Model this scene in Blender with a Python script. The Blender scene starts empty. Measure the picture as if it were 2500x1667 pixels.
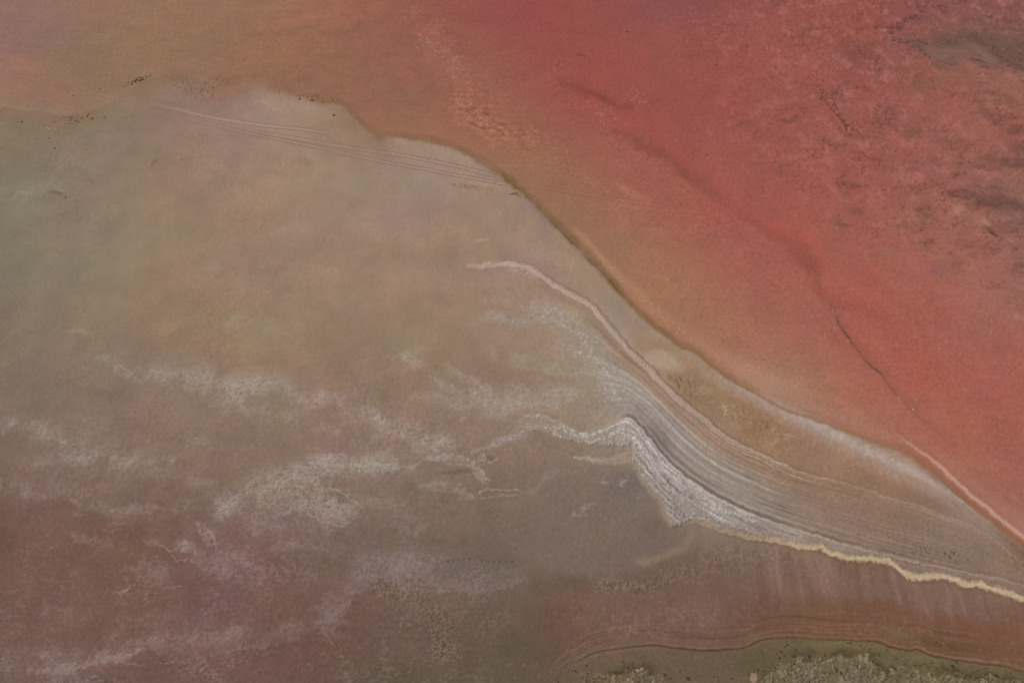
import bpy, math, random, time
import numpy as np

T0 = time.time()
random.seed(11)
RNG = np.random.RandomState(7)
S = bpy.context.scene
COL = S.collection
R = math.radians

# ------------------------------------------------------------------ camera, sky, sun, exposure
CAM_H, TILT, FOCAL = 270.0, R(30.0), 28.0
cd = bpy.data.cameras.new("camera")
cd.lens, cd.sensor_width, cd.clip_start, cd.clip_end = FOCAL, 36.0, 1.0, 200000.0
cam = bpy.data.objects.new("camera", cd)
cam.location = (0, 0, CAM_H)
cam.rotation_euler = (TILT, 0, 0)
COL.objects.link(cam)
S.camera = cam

SUN_EL, SUN_AZ = R(50.0), R(-55.0)          # high veiled sun from the upper left
w = bpy.data.worlds.new("World")
S.world = w
w.use_nodes = True
nt = w.node_tree
nt.nodes.clear()
sky = nt.nodes.new("ShaderNodeTexSky")
sky.sky_type = 'NISHITA'
sky.sun_disc = False
sky.sun_elevation = SUN_EL
sky.sun_rotation = SUN_AZ
sky.air_density, sky.dust_density = 1.0, 2.5
bg = nt.nodes.new("ShaderNodeBackground")
bg.inputs["Strength"].default_value = 0.085
wo = nt.nodes.new("ShaderNodeOutputWorld")
nt.links.new(sky.outputs[0], bg.inputs["Color"])
nt.links.new(bg.outputs[0], wo.inputs["Surface"])

sd = bpy.data.lights.new("sun", 'SUN')
sd.energy, sd.angle, sd.color = 1.5, R(10.0), (1.0, 0.95, 0.88)
sun = bpy.data.objects.new("sun", sd)
sun.rotation_euler = (R(90) - SUN_EL, 0, -SUN_AZ)
# light travels along local -Z; the lamp is turned so that it comes from azimuth SUN_AZ (from +Y, clockwise)
sun.rotation_euler = (-(R(90) - SUN_EL), 0, -SUN_AZ)
sun.location = (0, 0, 400)
COL.objects.link(sun)
S.view_settings.view_transform = 'Standard'
S.view_settings.look = 'None'
S.view_settings.exposure = 0.4
S.view_settings.gamma = 1.0
S.view_settings.use_curve_mapping = False
LIGHT = np.array([0.845, 0.865, 0.93])        # what a white card on the ground returns under this sun and sky
S.render.engine = 'CYCLES'
S.cycles.use_denoising = True
S.cycles.max_bounces = 3
S.cycles.filter_width = 1.0

# ------------------------------------------------------------------ map of the place
# the survey grid: map coordinates (u right, v down), laid on the ground plane seen from the drone
def axis(lo, c0, c1, hi, nc, nm):
    """fine, even spacing over the core, growing steps out to the margins"""
    d = (c1 - c0) / (nc - 1)
    t = np.linspace(0, 1, nm + 1)[1:]
    def grow(w):
        return d * nm * t + (w - d * nm) * t ** 3
    return np.concatenate([(c0 - grow(c0 - lo))[::-1], np.linspace(c0, c1, nc), c1 + grow(hi - c1)]).astype(np.float32)
uu = axis(-800.0, -70.0, 2570.0, 3300.0, 1340, 50)
vv = axis(-620.0, -50.0, 1717.0, 2350.0, 890, 40)
NU, NV = len(uu), len(vv)
def cell(u, v):
    return int(np.clip(np.searchsorted(vv, v), 0, NV - 1)), int(np.clip(np.searchsorted(uu, u), 0, NU - 1))
U, V = np.meshgrid(uu, vv)

def ground(u, v):
    k = 36.0 / FOCAL / 2500.0
    x = (u - 1250.0) * k
    y = -(v - 833.5) * k
    c, s = math.cos(TILT), math.sin(TILT)
    t = CAM_H / (c - y * s)
    return x * t, (y * c + s) * t

GX, GY = ground(U, V)
GX = GX.astype(np.float32); GY = GY.astype(np.float32)
MPP = 0.155                                   # metres per map unit near the middle
HX, HY = GX / MPP, (GY - 150.0) / MPP * 0.8   # noise coordinates, in map units on the ground

# ---- noise
PERM = RNG.permutation(4096).astype(np.int32)
ANG = RNG.rand(4096) * 2 * np.pi
GRX, GRY = np.cos(ANG).astype(np.float32), np.sin(ANG).astype(np.float32)

def noise(x, y, seed=0):
    xi = np.floor(x); yi = np.floor(y)
    fx = (x - xi).astype(np.float32); fy = (y - yi).astype(np.float32)
    xi = xi.astype(np.int32) + seed * 131; yi = yi.astype(np.int32) + seed * 57
    a = PERM[xi & 4095]; b = PERM[(xi + 1) & 4095]
    def g(p, yy, dx, dy):
        h = PERM[(p + yy) & 4095]
        return GRX[h] * dx + GRY[h] * dy
    sx = fx * fx * fx * (fx * (fx * 6 - 15) + 10)
    sy = fy * fy * fy * (fy * (fy * 6 - 15) + 10)
    n0 = g(a, yi, fx, fy); n1 = g(b, yi, fx - 1, fy)
    n2 = g(a, yi + 1, fx, fy - 1); n3 = g(b, yi + 1, fx - 1, fy - 1)
    return ((n0 + sx * (n1 - n0)) * (1 - sy) + (n2 + sx * (n3 - n2)) * sy) * 1.5

def fbm(x, y, size, octv=4, seed=0, gain=0.5):
    o = 0; a = 1.0; t = 0
    for i in range(octv):
        o = o + a * noise(x / size, y / size, seed + i)
        t += a; a *= gain; size *= 0.5
    return o / t * 1.4

def sstep(a, b, x):
    t = np.clip((x - a) / (b - a), 0, 1)
    return t * t * (3 - 2 * t)

# shared noise fields
N_big = fbm(HX, HY, 260, 4, 1)
N_big2 = fbm(HX, HY, 300, 4, 11)
N_mid = fbm(HX, HY, 70, 4, 21)
N_fine = fbm(HX, HY, 14, 3, 31, 0.7)
N_fine2 = fbm(HX, HY, 9, 2, 41, 0.8)
WU = fbm(HX, HY, 120, 5, 51) * 26
WV = fbm(HX, HY, 120, 5, 61) * 20
SU = fbm(HX, HY, 24, 4, 71, 0.6) * 7
SV = fbm(HX, HY, 24, 4, 81, 0.6) * 7
NS_h = fbm(HX * 0.22, HY, 22, 4, 91, 0.6)      # wind streaks lying across
def ridged(size, seed, wx, wy, sx=1.0):
    o = 0
    for i, (s, a) in enumerate(((size, 1.0), (size * .55, .7), (size * .3, .45))):
        n = noise((HX + wx) * sx / s, (HY + wy) / s, seed + i)
        o = np.maximum(o, a * np.clip(1 - np.abs(n) * 9.0 * (s / size) ** -.35, 0, 1))
    return o
LACE = ridged(46, 101, WU * 1.6 + SU * 1.5, WV * 1.6 + SV * 1.5, 0.6)
LACE3 = ridged(15, 531, WU + SU * 2.2, WV + SV * 2.2, .8)
LACE2 = ridged(26, 111, WU + SU * 2, WV + SV * 2, 0.75)
VEIN = ridged(60, 121, WU * 1.2 + SU * 2, WV * 1.2 + SV * 2, 1.0)

def blur(a):
    p = np.pad(a, 1, mode='edge')
    b = (p[:-2] + 2 * p[1:-1] + p[2:]) / 4
    return (b[:, :-2] + 2 * b[:, 1:-1] + b[:, 2:]) / 4
GR = RNG.randn(NV, NU).astype(np.float32); GR = .55 * GR + .9 * blur(GR) * 1.6          # single grains and small clumps of them
GR2 = blur(blur(RNG.randn(NV, NU).astype(np.float32))) * 3.4
FIB = noise((HX * .8 + HY * .25) * .38 / 5, (HY - HX * .22) / 4.6, 401) + .6 * noise((HX * .8) * .4 / 9, HY / 8, 402)
# ---- colour survey: rows every 104 map units down, 21 columns every 125 across (sRGB as seen)
TBL = """
138 98 88,142 100 88,147 103 84,146 106 82,148 106 82,153 105 82,155 102 80,155 96 77,150 86 72,150 80 73,152 73 72,152 75 72,150 78 73,142 78 76,142 76 71,150 80 76,152 82 73,152 80 74,140 76 74,150 84 80,148 82 76
137 96 90,137 98 88,139 101 78,145 107 80,144 104 80,149 101 78,152 100 78,150 95 76,151 90 76,150 86 74,151 80 73,152 75 71,152 79 74,152 80 76,150 77 72,158 84 78,151 83 75,148 81 74,148 93 82,126 92 82,120 88 80
147 102 83,141 101 80,139 103 78,141 107 90,144 110 96,140 100 80,143 97 77,146 98 78,148 96 78,151 92 78,152 88 76,160 79 72,157 78 72,152 80 74,154 80 74,155 84 78,152 84 78,154 86 80,150 86 78,152 92 82,152 96 86
131 112 92,133 113 94,135 115 99,143 117 101,151 123 107,156 128 112,158 130 113,147 108 87,147 98 78,152 98 80,156 98 80,154 88 76,158 82 74,158 80 74,158 82 76,158 84 76,154 86 80,152 86 78,159 94 86,161 92 84,152 88 78
129 115 97,133 117 99,139 117 99,145 119 101,151 123 105,156 126 108,156 128 110,156 128 110,158 132 116,158 130 114,150 108 84,156 104 86,159 96 82,161 86 76,162 84 76,160 86 78,158 88 78,156 88 80,158 92 84,148 92 84,136 88 80
131 117 99,135 119 101,141 121 103,147 121 101,151 123 103,155 125 105,156 126 108,156 126 110,156 128 110,156 128 110,154 126 108,150 108 84,160 106 88,158 92 80,164 86 78,164 86 78,164 90 80,160 92 82,160 96 86,148 98 88,138 96 86
132 117 99,136 120 102,143 123 105,148 122 102,151 123 104,151 125 106,152 124 106,156 126 108,156 126 108,154 124 108,156 128 110,154 126 106,156 112 88,162 106 88,165 98 84,168 88 80,166 92 82,166 94 82,163 98 88,164 98 88,152 98 90
131 113 97,135 115 98,141 119 99,147 121 99,149 121 99,151 123 102,152 124 104,152 124 104,152 124 104,152 122 104,152 126 108,160 134 118,156 128 106,163 114 90,165 106 88,165 98 86,167 92 82,169 90 80,167 92 82,165 100 90,168 108 98
131 112 96,135 115 98,139 117 99,145 119 99,147 119 97,149 121 99,148 120 100,148 120 100,146 120 98,150 122 102,150 124 104,156 132 114,160 136 120,162 132 108,165 114 92,165 104 88,165 96 84,170 92 82,168 92 82,165 94 84,163 96 86
130 110 96,133 111 97,137 113 98,139 115 99,141 119 103,143 117 101,143 117 99,142 116 98,142 116 98,144 116 98,146 118 102,148 122 104,156 136 122,158 126 102,154 118 90,170 134 116,166 112 92,167 94 84,170 94 82,167 94 84,165 94 84
127 104 93,131 107 95,133 109 97,133 109 97,137 111 95,139 113 97,138 112 96,138 112 98,138 112 98,140 116 100,146 122 106,141 117 101,158 140 128,142 124 112,154 122 100,150 112 84,162 128 108,167 116 96,167 102 88,167 94 82,165 94 82
124 98 88,128 102 94,131 105 97,132 106 98,131 107 93,135 109 95,137 111 99,139 115 103,138 114 102,136 112 98,133 109 93,133 109 93,134 112 98,152 138 128,146 126 112,150 118 96,148 112 90,158 124 104,168 138 122,164 106 90,161 95 85
122 92 82,122 94 82,125 97 87,127 100 88,129 101 89,133 105 95,134 108 98,130 106 94,128 104 92,126 104 90,126 106 92,122 104 92,120 102 90,130 112 100,154 138 126,146 124 108,146 112 94,142 108 90,146 112 94,160 134 120,164 106 94
121 90 80,121 90 80,123 92 80,125 92 80,127 98 90,125 94 86,125 100 92,125 104 96,128 106 98,122 102 90,122 104 92,122 104 92,120 100 88,122 98 86,125 98 88,136 112 98,138 110 94,136 108 94,134 108 94,136 112 96,142 112 94
121 90 82,121 90 82,123 92 84,121 90 82,119 88 82,123 90 86,119 90 80,119 90 82,122 98 86,120 96 86,118 96 84,117 90 78,122 94 84,125 94 84,127 96 86,127 94 84,125 94 82,127 94 84,131 98 86,136 104 92,140 110 94
118 89 81,119 89 81,121 91 83,119 89 81,121 90 86,121 89 84,115 85 77,111 85 76,118 94 84,109 88 76,107 88 74,111 84 72,121 91 80,119 88 76,123 92 80,117 85 67,119 85 67,115 83 65,119 87 69,123 87 70,123 87 72
122 98 92,123 94 88,121 92 84,113 88 78,117 88 80,121 90 84,115 86 78,106 84 74,100 84 72,102 86 72,104 88 74,108 86 72,114 96 80,106 88 72,108 90 72,110 94 76,114 98 78,116 98 78,118 100 78,114 98 76,110 94 74
"""
T = np.array([[[float(q) for q in c.split()] for c in row.split(',')] for row in TBL.strip().split('\n')])
tu, tv = np.arange(21) * 125.0, np.arange(17) * (1667 / 16.0)

def spline(p, n=10):
    p = np.array(p, float)
    q = np.vstack([2 * p[0] - p[1], p, 2 * p[-1] - p[-2]])
    out = []
    for i in range(1, len(q) - 2):
        a, b, c, d = q[i - 1:i + 3]
        for t in np.linspace(0, 1, n, endpoint=False):
            out.append(.5 * ((2 * b) + (c - a) * t + (2 * a - 5 * b + 4 * c - d) * t * t + (3 * b - a - 3 * c + d) * t ** 3))
    out.append(p[-1])
    return np.array(out)

SHORE = spline([(-1000, 330), (-200, 255), (0, 262), (120, 282), (235, 268), (320, 215), (365, 192), (470, 186), (555, 226), (620, 210), (700, 230),
                (765, 247), (832, 256), (862, 286), (925, 338), (962, 334), (1080, 354), (1150, 385), (1222, 430), (1290, 487), (1343, 540),
                (1405, 602), (1477, 677), (1525, 732), (1569, 777), (1610, 810), (1658, 843), (1702, 862), (1736, 891), (1776, 921),
                (1832, 951), (1880, 980), (1927, 1002), (1990, 1022), (2082, 1058), (2160, 1085), (2221, 1114), (2320, 1190), (2424, 1270), (2498, 1331), (2700, 1500), (3500, 2150)])
RIDGE = spline([(1145, 651), (1197, 648), (1241, 645), (1290, 652), (1344, 688), (1395, 718), (1436, 740), (1462, 766), (1499, 810), (1536, 854), (1580, 895),
                (1614, 932), (1665, 980), (1717, 1021), (1765, 1062), (1817, 1091), (1865, 1112), (1907, 1134), (1958, 1154), (2048, 1178),
                (2120, 1198), (2171, 1217), (2240, 1234), (2287, 1252), (2402, 1302), (2498, 1375), (2700, 1520), (3500, 2165)])
CREST = spline([(1235, 1045), (1275, 1020), (1318, 1013), (1370, 1030), (1425, 1052), (1475, 1040), (1531, 1020), (1573, 1058), (1626, 1125), (1701, 1185), (1807, 1244), (1967, 1300),
                (2126, 1345), (2300, 1385), (2500, 1430), (2700, 1540), (3500, 2175)])
EDGE = spline([(1413, 1118), (1457, 1130), (1515, 1132), (1536, 1122), (1553, 1134), (1565, 1165), (1583, 1194), (1609, 1219), (1620, 1245), (1634, 1277), (1650, 1280)])
FOAM = spline([(1640, 1290), (1692, 1274), (1708, 1274), (1753, 1291), (1797, 1302), (1826, 1313), (1860, 1314), (1903, 1322), (1961, 1334), (2001, 1335), (2019, 1346),
               (2062, 1361), (2113, 1363), (2156, 1366), (2185, 1381), (2214, 1401), (2240, 1408), (2276, 1407), (2305, 1408), (2334, 1416),
               (2359, 1427), (2388, 1423), (2413, 1434), (2446, 1443), (2493, 1461), (2700, 1555), (3500, 2190)])
CREEK = spline([(1330, 1680), (1377, 1631), (1413, 1613), (1457, 1592), (1529, 1581), (1601, 1575), (1638, 1581), (1674, 1584), (1735, 1588), (1818, 1581), (1855, 1565),
                (1925, 1555), (2012, 1561), (2077, 1563), (2142, 1566), (2174, 1579), (2221, 1588), (2240, 1585), (2276, 1601), (2330, 1610),
                (2402, 1621), (2438, 1624), (2498, 1639), (2700, 1700), (3500, 2300)])
WRACK = spline([(2030, 745), (2036, 758), (2047, 788), (2063, 812), (2073, 827), (2097, 858), (2115, 882), (2141, 906), (2152, 914), (2171, 940), (2193, 965),
                (2223, 999), (2260, 1032), (2285, 1054), (2325, 1090)])

def below(poly, u, v):
    """signed: how far (in v) the place lies below a left-to-right line"""
    return v - np.interp(u, poly[:, 0], poly[:, 1])

def dist(poly, u, v, lim):
    """distance to a polyline, its running parameter and side, only worked out within lim"""
    D = np.full(u.shape, 1e6, np.float32); P = np.zeros(u.shape, np.float32); Sd = np.zeros(u.shape, np.float32)
    for i in range(len(poly) - 1):
        (x0, y0), (x1, y1) = poly[i], poly[i + 1]
        j0, j1 = np.searchsorted(uu, (min(x0, x1) - lim - 40, max(x0, x1) + lim + 40))
        i0, i1 = np.searchsorted(vv, (min(y0, y1) - lim - 40, max(y0, y1) + lim + 40))
        if j1 <= j0 or i1 <= i0: continue
        a, b = u[i0:i1, j0:j1], v[i0:i1, j0:j1]
        dx, dy = x1 - x0, y1 - y0
        L2 = dx * dx + dy * dy + 1e-9
        t = np.clip(((a - x0) * dx + (b - y0) * dy) / L2, 0, 1)
        ex, ey = a - x0 - t * dx, b - y0 - t * dy
        d = np.sqrt(ex * ex + ey * ey)
        m = d < D[i0:i1, j0:j1]
        D[i0:i1, j0:j1][m] = d[m]
        P[i0:i1, j0:j1][m] = ((i + t) / (len(poly) - 1))[m]
        Sd[i0:i1, j0:j1][m] = np.sign(dx * ey - dy * ex)[m]
    return D, P, Sd

Uw, Vw = U + SU * .6, V + SV * .6              # lightly frayed map coordinates
Ub, Vb = U + WU + SU, V + WV + SV              # strongly frayed

lake_side = below(SHORE, Uw, Vw) < 0
# ---- base pigment: each side of the shore is interpolated only from its own survey points
def base_from(sel, sig=68.0):
    num = np.zeros((NV, NU, 3), np.float32); den = np.full((NV, NU, 1), 1e-7, np.float32)
    # separable gaussian splat of the survey points; ground past the survey takes the colour of its edge
    uc, vc = np.clip(uu, 0, 2500), np.clip(vv, 0, 1667)
    gu = np.exp(-((uc[None, :] - tu[:, None]) / sig) ** 2 / 2).astype(np.float32)
    gv = np.exp(-((vc[None, :] - tv[:, None]) / (sig * .85)) ** 2 / 2).astype(np.float32)
    gu += 2e-3 * np.exp(-((uc[None, :] - tu[:, None]) / 260.) ** 2 / 2); gv += 2e-3 * np.exp(-((vc[None, :] - tv[:, None]) / 260.) ** 2 / 2)
    for c in range(3):
        num[..., c] = gv.T @ (T[..., c] * sel).astype(np.float32) @ gu
    den[..., 0] += gv.T @ sel.astype(np.float32) @ gu
    return num / den
TU, TV = np.meshgrid(tu, tv)
sel = (below(SHORE, TU, TV) < -6).astype(float)
C_l, C_m = base_from(sel), base_from((below(SHORE, TU, TV) > 6).astype(float))
k = sstep(-5, 5, below(SHORE, Uw, Vw))[..., None]
soft = (.9 * sstep(1000, 480, U))[..., None]           # the far western shore is blurred
k2 = sstep(-1, 1, below(SHORE, Ub, Vb) / np.interp(U, [0, 400, 700, 1000], [60, 50, 22, 14]))[..., None]
k = k * (1 - soft) + k2 * soft
C = C_l * (1 - k) + C_m * k
Z = np.zeros((NV, NU), np.float32)
SALT = np.zeros((NV, NU), np.float32)
WET = np.where(lake_side, 1.0, 0.0).astype(np.float32)

def mix(col, a):
    global C
    C = C + (np.array(col, np.float32) - C) * np.clip(a, 0, 1)[..., None]

def blob(cx, cy, rx, ry, rot=0, fray=1.0, hard=0.0):
    a = R(rot); c, s = math.cos(a), math.sin(a)
    x, y = U + (Ub - U) * fray - cx, V + (Vb - V) * fray - cy
    p, q = (x * c + y * s) / rx, (-x * s + y * c) / ry
    d = np.sqrt(p * p + q * q)
    return sstep(1.25 - .0, .15 + .8 * hard, d)

def line(poly, wid, fray=(Uw, Vw), lim=None):
    lim = lim or np.max(wid) * 1.3 + 20
    D, P, Sd = dist(poly, fray[0], fray[1], lim)
    if np.ndim(wid): wd = np.interp(P, np.linspace(0, 1, len(wid)), wid)
    else: wd = wid
    return np.clip(1 - D / wd, 0, 1), P, D * Sd

# ---- broad mottling
N_b3 = fbm(HX, HY, 110, 5, 501, .55); N_b4 = fbm(HX, HY, 130, 5, 511, .55)
C *= (1 + .020 * N_big + .022 * N_mid + .016 * N_b3)[..., None]
C += (1 - .55 * sstep(1050, 1350, V))[..., None] * np.stack([2.0 * N_big2 + 1.0 * N_mid + 2.6 * N_b4, -1.5 * N_big2 - 1.2 * N_b4, -1.8 * N_big + .6 * N_mid - 2.4 * N_b3], -1)

LK = 1 - k[..., 0]
# ======== the red lake
streak = NS_h * sstep(1500, 900, U) * .5 + NS_h * .45
C *= (1 + .030 * streak * LK)[..., None]
# crusted brine in the far corner: pale rosy plates, dark veins
corner = np.clip(sstep(1500, 2050, U + WU * 2 - V * .15) * sstep(620, 380, V - (U - 1900) * .35 + WV * 2), 0, 1) * LK
plate = fbm(HX, HY, 55, 5, 131, .62)
mix((176, 108, 102), corner * sstep(.0, .55, plate) * .55)
mott = fbm(HX * .62 - HY * .2, HY, 60, 6, 141, .68)
mix((108, 66, 60), corner * sstep(.05, .7, -mott) * .50)
mix((98, 60, 56), corner * sstep(.35, .9, -mott + .12 * GR2) * .30)
mix((182, 116, 108), corner * sstep(.3, .8, mott + .1 * GR2) * .4)
far_e = sstep(2150, 2420, U) * corner
mix((112, 74, 68), far_e * sstep(.0, .5, -fbm(HX * .4, HY, 70, 6, 146, .66)) * .6)
vein_m = corner * np.clip(VEIN - .35, 0, 1) * 1.5 * sstep(-.15, .5, N_mid)
mix((102, 56, 50), vein_m * .34)
mix((112, 62, 56), corner * sstep(.9, 2.2, GR2 + 1.2 * N_mid) * .35)
mix((178, 110, 102), corner * sstep(.9, 2.2, -GR2 + 1.2 * N_mid) * .30)
tg_t = np.array([(2150, 90), (2180, 84), (2230, 92), (2300, 88), (2330, 74), (2350, 64), (2400, 80), (2450, 84), (2700, 100)], float)
tg_b = np.array([(2150, 92), (2200, 98), (2235, 106), (2262, 140), (2290, 172), (2320, 168), (2345, 146), (2390, 162), (2430, 172), (2480, 176), (2520, 168), (2700, 180)], float)
Ut, Vt = U + SU * 1.3 + WU * .25, V + SV * 1.3 + WV * .2
tongue = sstep(-6, 12, below(tg_t, Ut, Vt)) * sstep(8, -8, below(tg_b, Ut, Vt)) * sstep(2150, 2180, U)
dstr = noise((U + V * 1.6) / 60 + SU / 20, (V - U * .38) / 7.5, 521) + .6 * N_fine + .1 * GR2
mix((122, 86, 78), tongue * (.46 + .25 * N_mid).clip(0, 1))
mix((84, 58, 52), tongue * sstep(.15, .9, dstr + .3 * N_mid) * .65)
mix((140, 104, 98), tongue * (blob(2390, 135, 46, 13, 42, .6) + blob(2300, 130, 60, 20, 10)) * .55)
mix((164, 98, 84), sstep(0, 1, 1 - np.abs(below(tg_b, Ut, Vt) - 9) / 8) * sstep(2250, 2300, U) * .45)
for q0, q1, q2, wd_ in [((2160, 88), (2236, 112), (2258, 130), 4), ((2350, 92), (2390, 104), (2440, 122), 3.5), ((2258, 128), (2290, 162), (2310, 178), 3), ((2085, 100), (2110, 140), (2140, 150), 4), ((2170, 72), (2215, 52), (2244, 30), 5), ((2000, 208), (2040, 260), (2080, 330), 3), ((2430, 130), (2460, 148), (2500, 168), 4), ((2300, 470), (2360, 484), (2440, 505), 6), ((2010, 240), (2060, 300), (2110, 330), 4)]:
    m, P, sd_ = line(spline([q0, q1, q2]), wd_ * 1.6, (Ut, Vt))
    mix((88, 54, 50), sstep(0, 1, m) * sstep(-.6, .5, N_fine + .3 * GR2) * .62)
for cx, cy, rx, ry, ro, col, a in [
    (2400, 105, 150, 34, 8, (104, 74, 66), .80), (2290, 112, 110, 26, 8, (112, 78, 70), .60), (2470, 150, 90, 30, 15, (106, 76, 68), .70), (2330, 135, 70, 30, 25, (126, 90, 82), .55),
    (2385, 130, 60, 22, 35, (140, 108, 100), .55), (2090, 118, 50, 30, 0, (116, 70, 66), .62), (2090, 140, 70, 18, 0, (118, 72, 66), .35),
    (2190, 72, 22, 8, -15, (92, 56, 48), .7), (2135, 70, 12, 8, 40, (92, 54, 46), .7), (2100, 70, 30, 7, 0, (110, 64, 56), .5),
    (2240, 40, 60, 9, -55, (124, 68, 66), .5), (2120, 145, 22, 8, 0, (170, 110, 96), .5), (2260, 205, 60, 22, 0, (130, 88, 72), .5), (2320, 160, 40, 22, 20, (128, 84, 74), .5),
    (2110, 220, 40, 8, 0, (116, 66, 58), .55), (1980, 215, 50, 20, 30, (124, 72, 64), .4), (2060, 320, 50, 10, 40, (120, 70, 66), .45), (2110, 330, 60, 12, 10, (122, 72, 66), .4),
    (2225, 325, 40, 22, 0, (126, 80, 72), .6), (2290, 320, 22, 12, 0, (126, 84, 84), .5), (2480, 310, 60, 14, 15, (122, 78, 66), .6), (2490, 360, 50, 20, 0, (112, 74, 64), .6),
    (2480, 400, 60, 12, 0, (102, 68, 60), .7), (2410, 395, 20, 25, 10, (122, 78, 68), .5), (2350, 470, 90, 10, 20, (104, 62, 58), .65), (2400, 492, 90, 22, 12, (106, 72, 66), .65), (2480, 500, 80, 22, 10, (108, 74, 68), .65),
    (2330, 515, 16, 20, -30, (186, 128, 120), .7), (2405, 545, 34, 10, 10, (182, 126, 116), .6), (2420, 568, 24, 8, 30, (88, 58, 52), .8), (2300, 412, 22, 12, 0, (182, 120, 112), .5), (2370, 420, 24, 8, -10, (178, 118, 108), .4),
    (2340, 440, 40, 8, 20, (178, 112, 108), .45), (2060, 480, 25, 14, 0, (130, 76, 72), .5), (2085, 512, 26, 14, 10, (126, 74, 70), .55), (2305, 655, 30, 26, 0, (136, 90, 90), .62),
    (2200, 250, 120, 40, 10, (164, 92, 88), .5), (2390, 340, 90, 60, 0, (170, 98, 92), .5), (2300, 270, 120, 30, 0, (160, 92, 88), .4), (2460, 230, 90, 40, 10, (166, 106, 94), .4),
    (1815, 55, 120, 26, 20, (164, 88, 84), .35), (1950, 150, 60, 50, 0, (166, 90, 86), .4), (1720, 40, 130, 40, 10, (138, 76, 76), .40), (2020, 160, 40, 30, 0, (160, 94, 92), .3),
    (2470, 440, 60, 16, 0, (158, 104, 96), .5), (2230, 560, 120, 8, 6, (144, 84, 76), .4), (2430, 600, 110, 10, 6, (146, 90, 84), .5)]:
    mix(col, blob(cx, cy, rx, ry, ro, .8) * a * (.75 + .5 * N_mid + .4 * N_fine))
for cx, cy, rx, ry, ro, col, a in [
    (1265, 40, 110, 36, 12, (150, 70, 72), .35), (1370, 60, 110, 50, 10, (152, 74, 72), .35), (1320, 130, 90, 40, 10, (152, 76, 72), .4), (1480, 150, 120, 40, 8, (156, 78, 72), .5),
    (1420, 133, 24, 8, 22, (112, 66, 64), .8), (1370, 155, 30, 12, 0, (130, 78, 72), .4), (1405, 205, 40, 12, 15, (140, 70, 58), .5), (1450, 235, 70, 12, 12, (142, 64, 56), .6),
    (1500, 325, 50, 7, 5, (138, 68, 54), .5), (1580, 355, 60, 14, 28, (140, 68, 56), .55), (1660, 410, 70, 16, 40, (134, 78, 66), .5), (1730, 470, 60, 18, 35, (146, 80, 68), .45),
    (1560, 300, 90, 30, 15, (164, 76, 68), .5), (1650, 380, 70, 30, 40, (164, 76, 68), .35), (1760, 520, 90, 40, 30, (172, 82, 74), .5), (1930, 590, 130, 40, 30, (176, 82, 74), .5),
    (1985, 690, 60, 20, 25, (178, 84, 70), .5), (2100, 740, 90, 40, 15, (174, 86, 76), .5), (2250, 900, 90, 50, 30, (174, 86, 74), .5), (2320, 770, 90, 20, 10, (174, 90, 78), .4),
    (1975, 640, 60, 24, 35, (142, 78, 68), .45), (1930, 590, 40, 16, 35, (146, 84, 74), .4), (2070, 745, 50, 30, 10, (150, 78, 70), .4), (2210, 690, 60, 40, 0, (160, 100, 88), .4),
    (2180, 620, 80, 24, 10, (160, 104, 92), .4), (2400, 730, 110, 40, 10, (172, 112, 104), .3), (2490, 770, 30, 12, 20, (182, 128, 122), .5), (2360, 790, 60, 26, 10, (150, 102, 98), .4),
    (1150, 40, 90, 30, 5, (142, 74, 76), .3), (1040, 60, 60, 40, 30, (158, 92, 78), .45), (1070, 130, 70, 40, 40, (164, 104, 86), .5), (1160, 200, 90, 40, 25, (160, 104, 88), .35),
    (1180, 250, 90, 40, 30, (166, 104, 86), .5), (1130, 285, 60, 30, 40, (164, 108, 88), .5), (1240, 330, 90, 40, 30, (166, 106, 84), .55), (1290, 400, 60, 30, 30, (164, 106, 84), .5),
    (1540, 480, 80, 14, 30, (178, 114, 98), .55), (1600, 560, 60, 14, 15, (176, 112, 98), .5), (1480, 450, 90, 16, 12, (164, 108, 88), .4), (1520, 545, 70, 20, 45, (172, 110, 92), .4),
    (640, 20, 60, 10, -8, (166, 112, 90), .45), (760, 40, 120, 14, -10, (168, 108, 86), .45), (860, 70, 120, 12, -12, (130, 82, 64), .45), (700, 80, 150, 12, -10, (132, 92, 72), .5), (830, 50, 60, 10, -15, (166, 106, 84), .4), (870, 100, 90, 10, -15, (160, 104, 82), .4),
    (50, 155, 70, 16, 14, (158, 106, 88), .7), (90, 140, 50, 10, 8, (146, 92, 80), .5), (30, 70, 40, 40, 0, (140, 92, 88), .5), (210, 30, 24, 20, 30, (152, 98, 86), .5), (180, 150, 70, 40, 0, (134, 98, 74), .5),
    (340, 130, 90, 60, 0, (146, 110, 82), .4), (300, 95, 60, 30, 0, (146, 110, 80), .4), (560, 190, 60, 16, 0, (132, 92, 70), .5), (640, 195, 140, 10, 3, (134, 94, 72), .5)]:
    mix(col, blob(cx, cy, rx, ry, ro, .9) * a * LK * (.8 + .35 * NS_h + .35 * N_mid))
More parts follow.
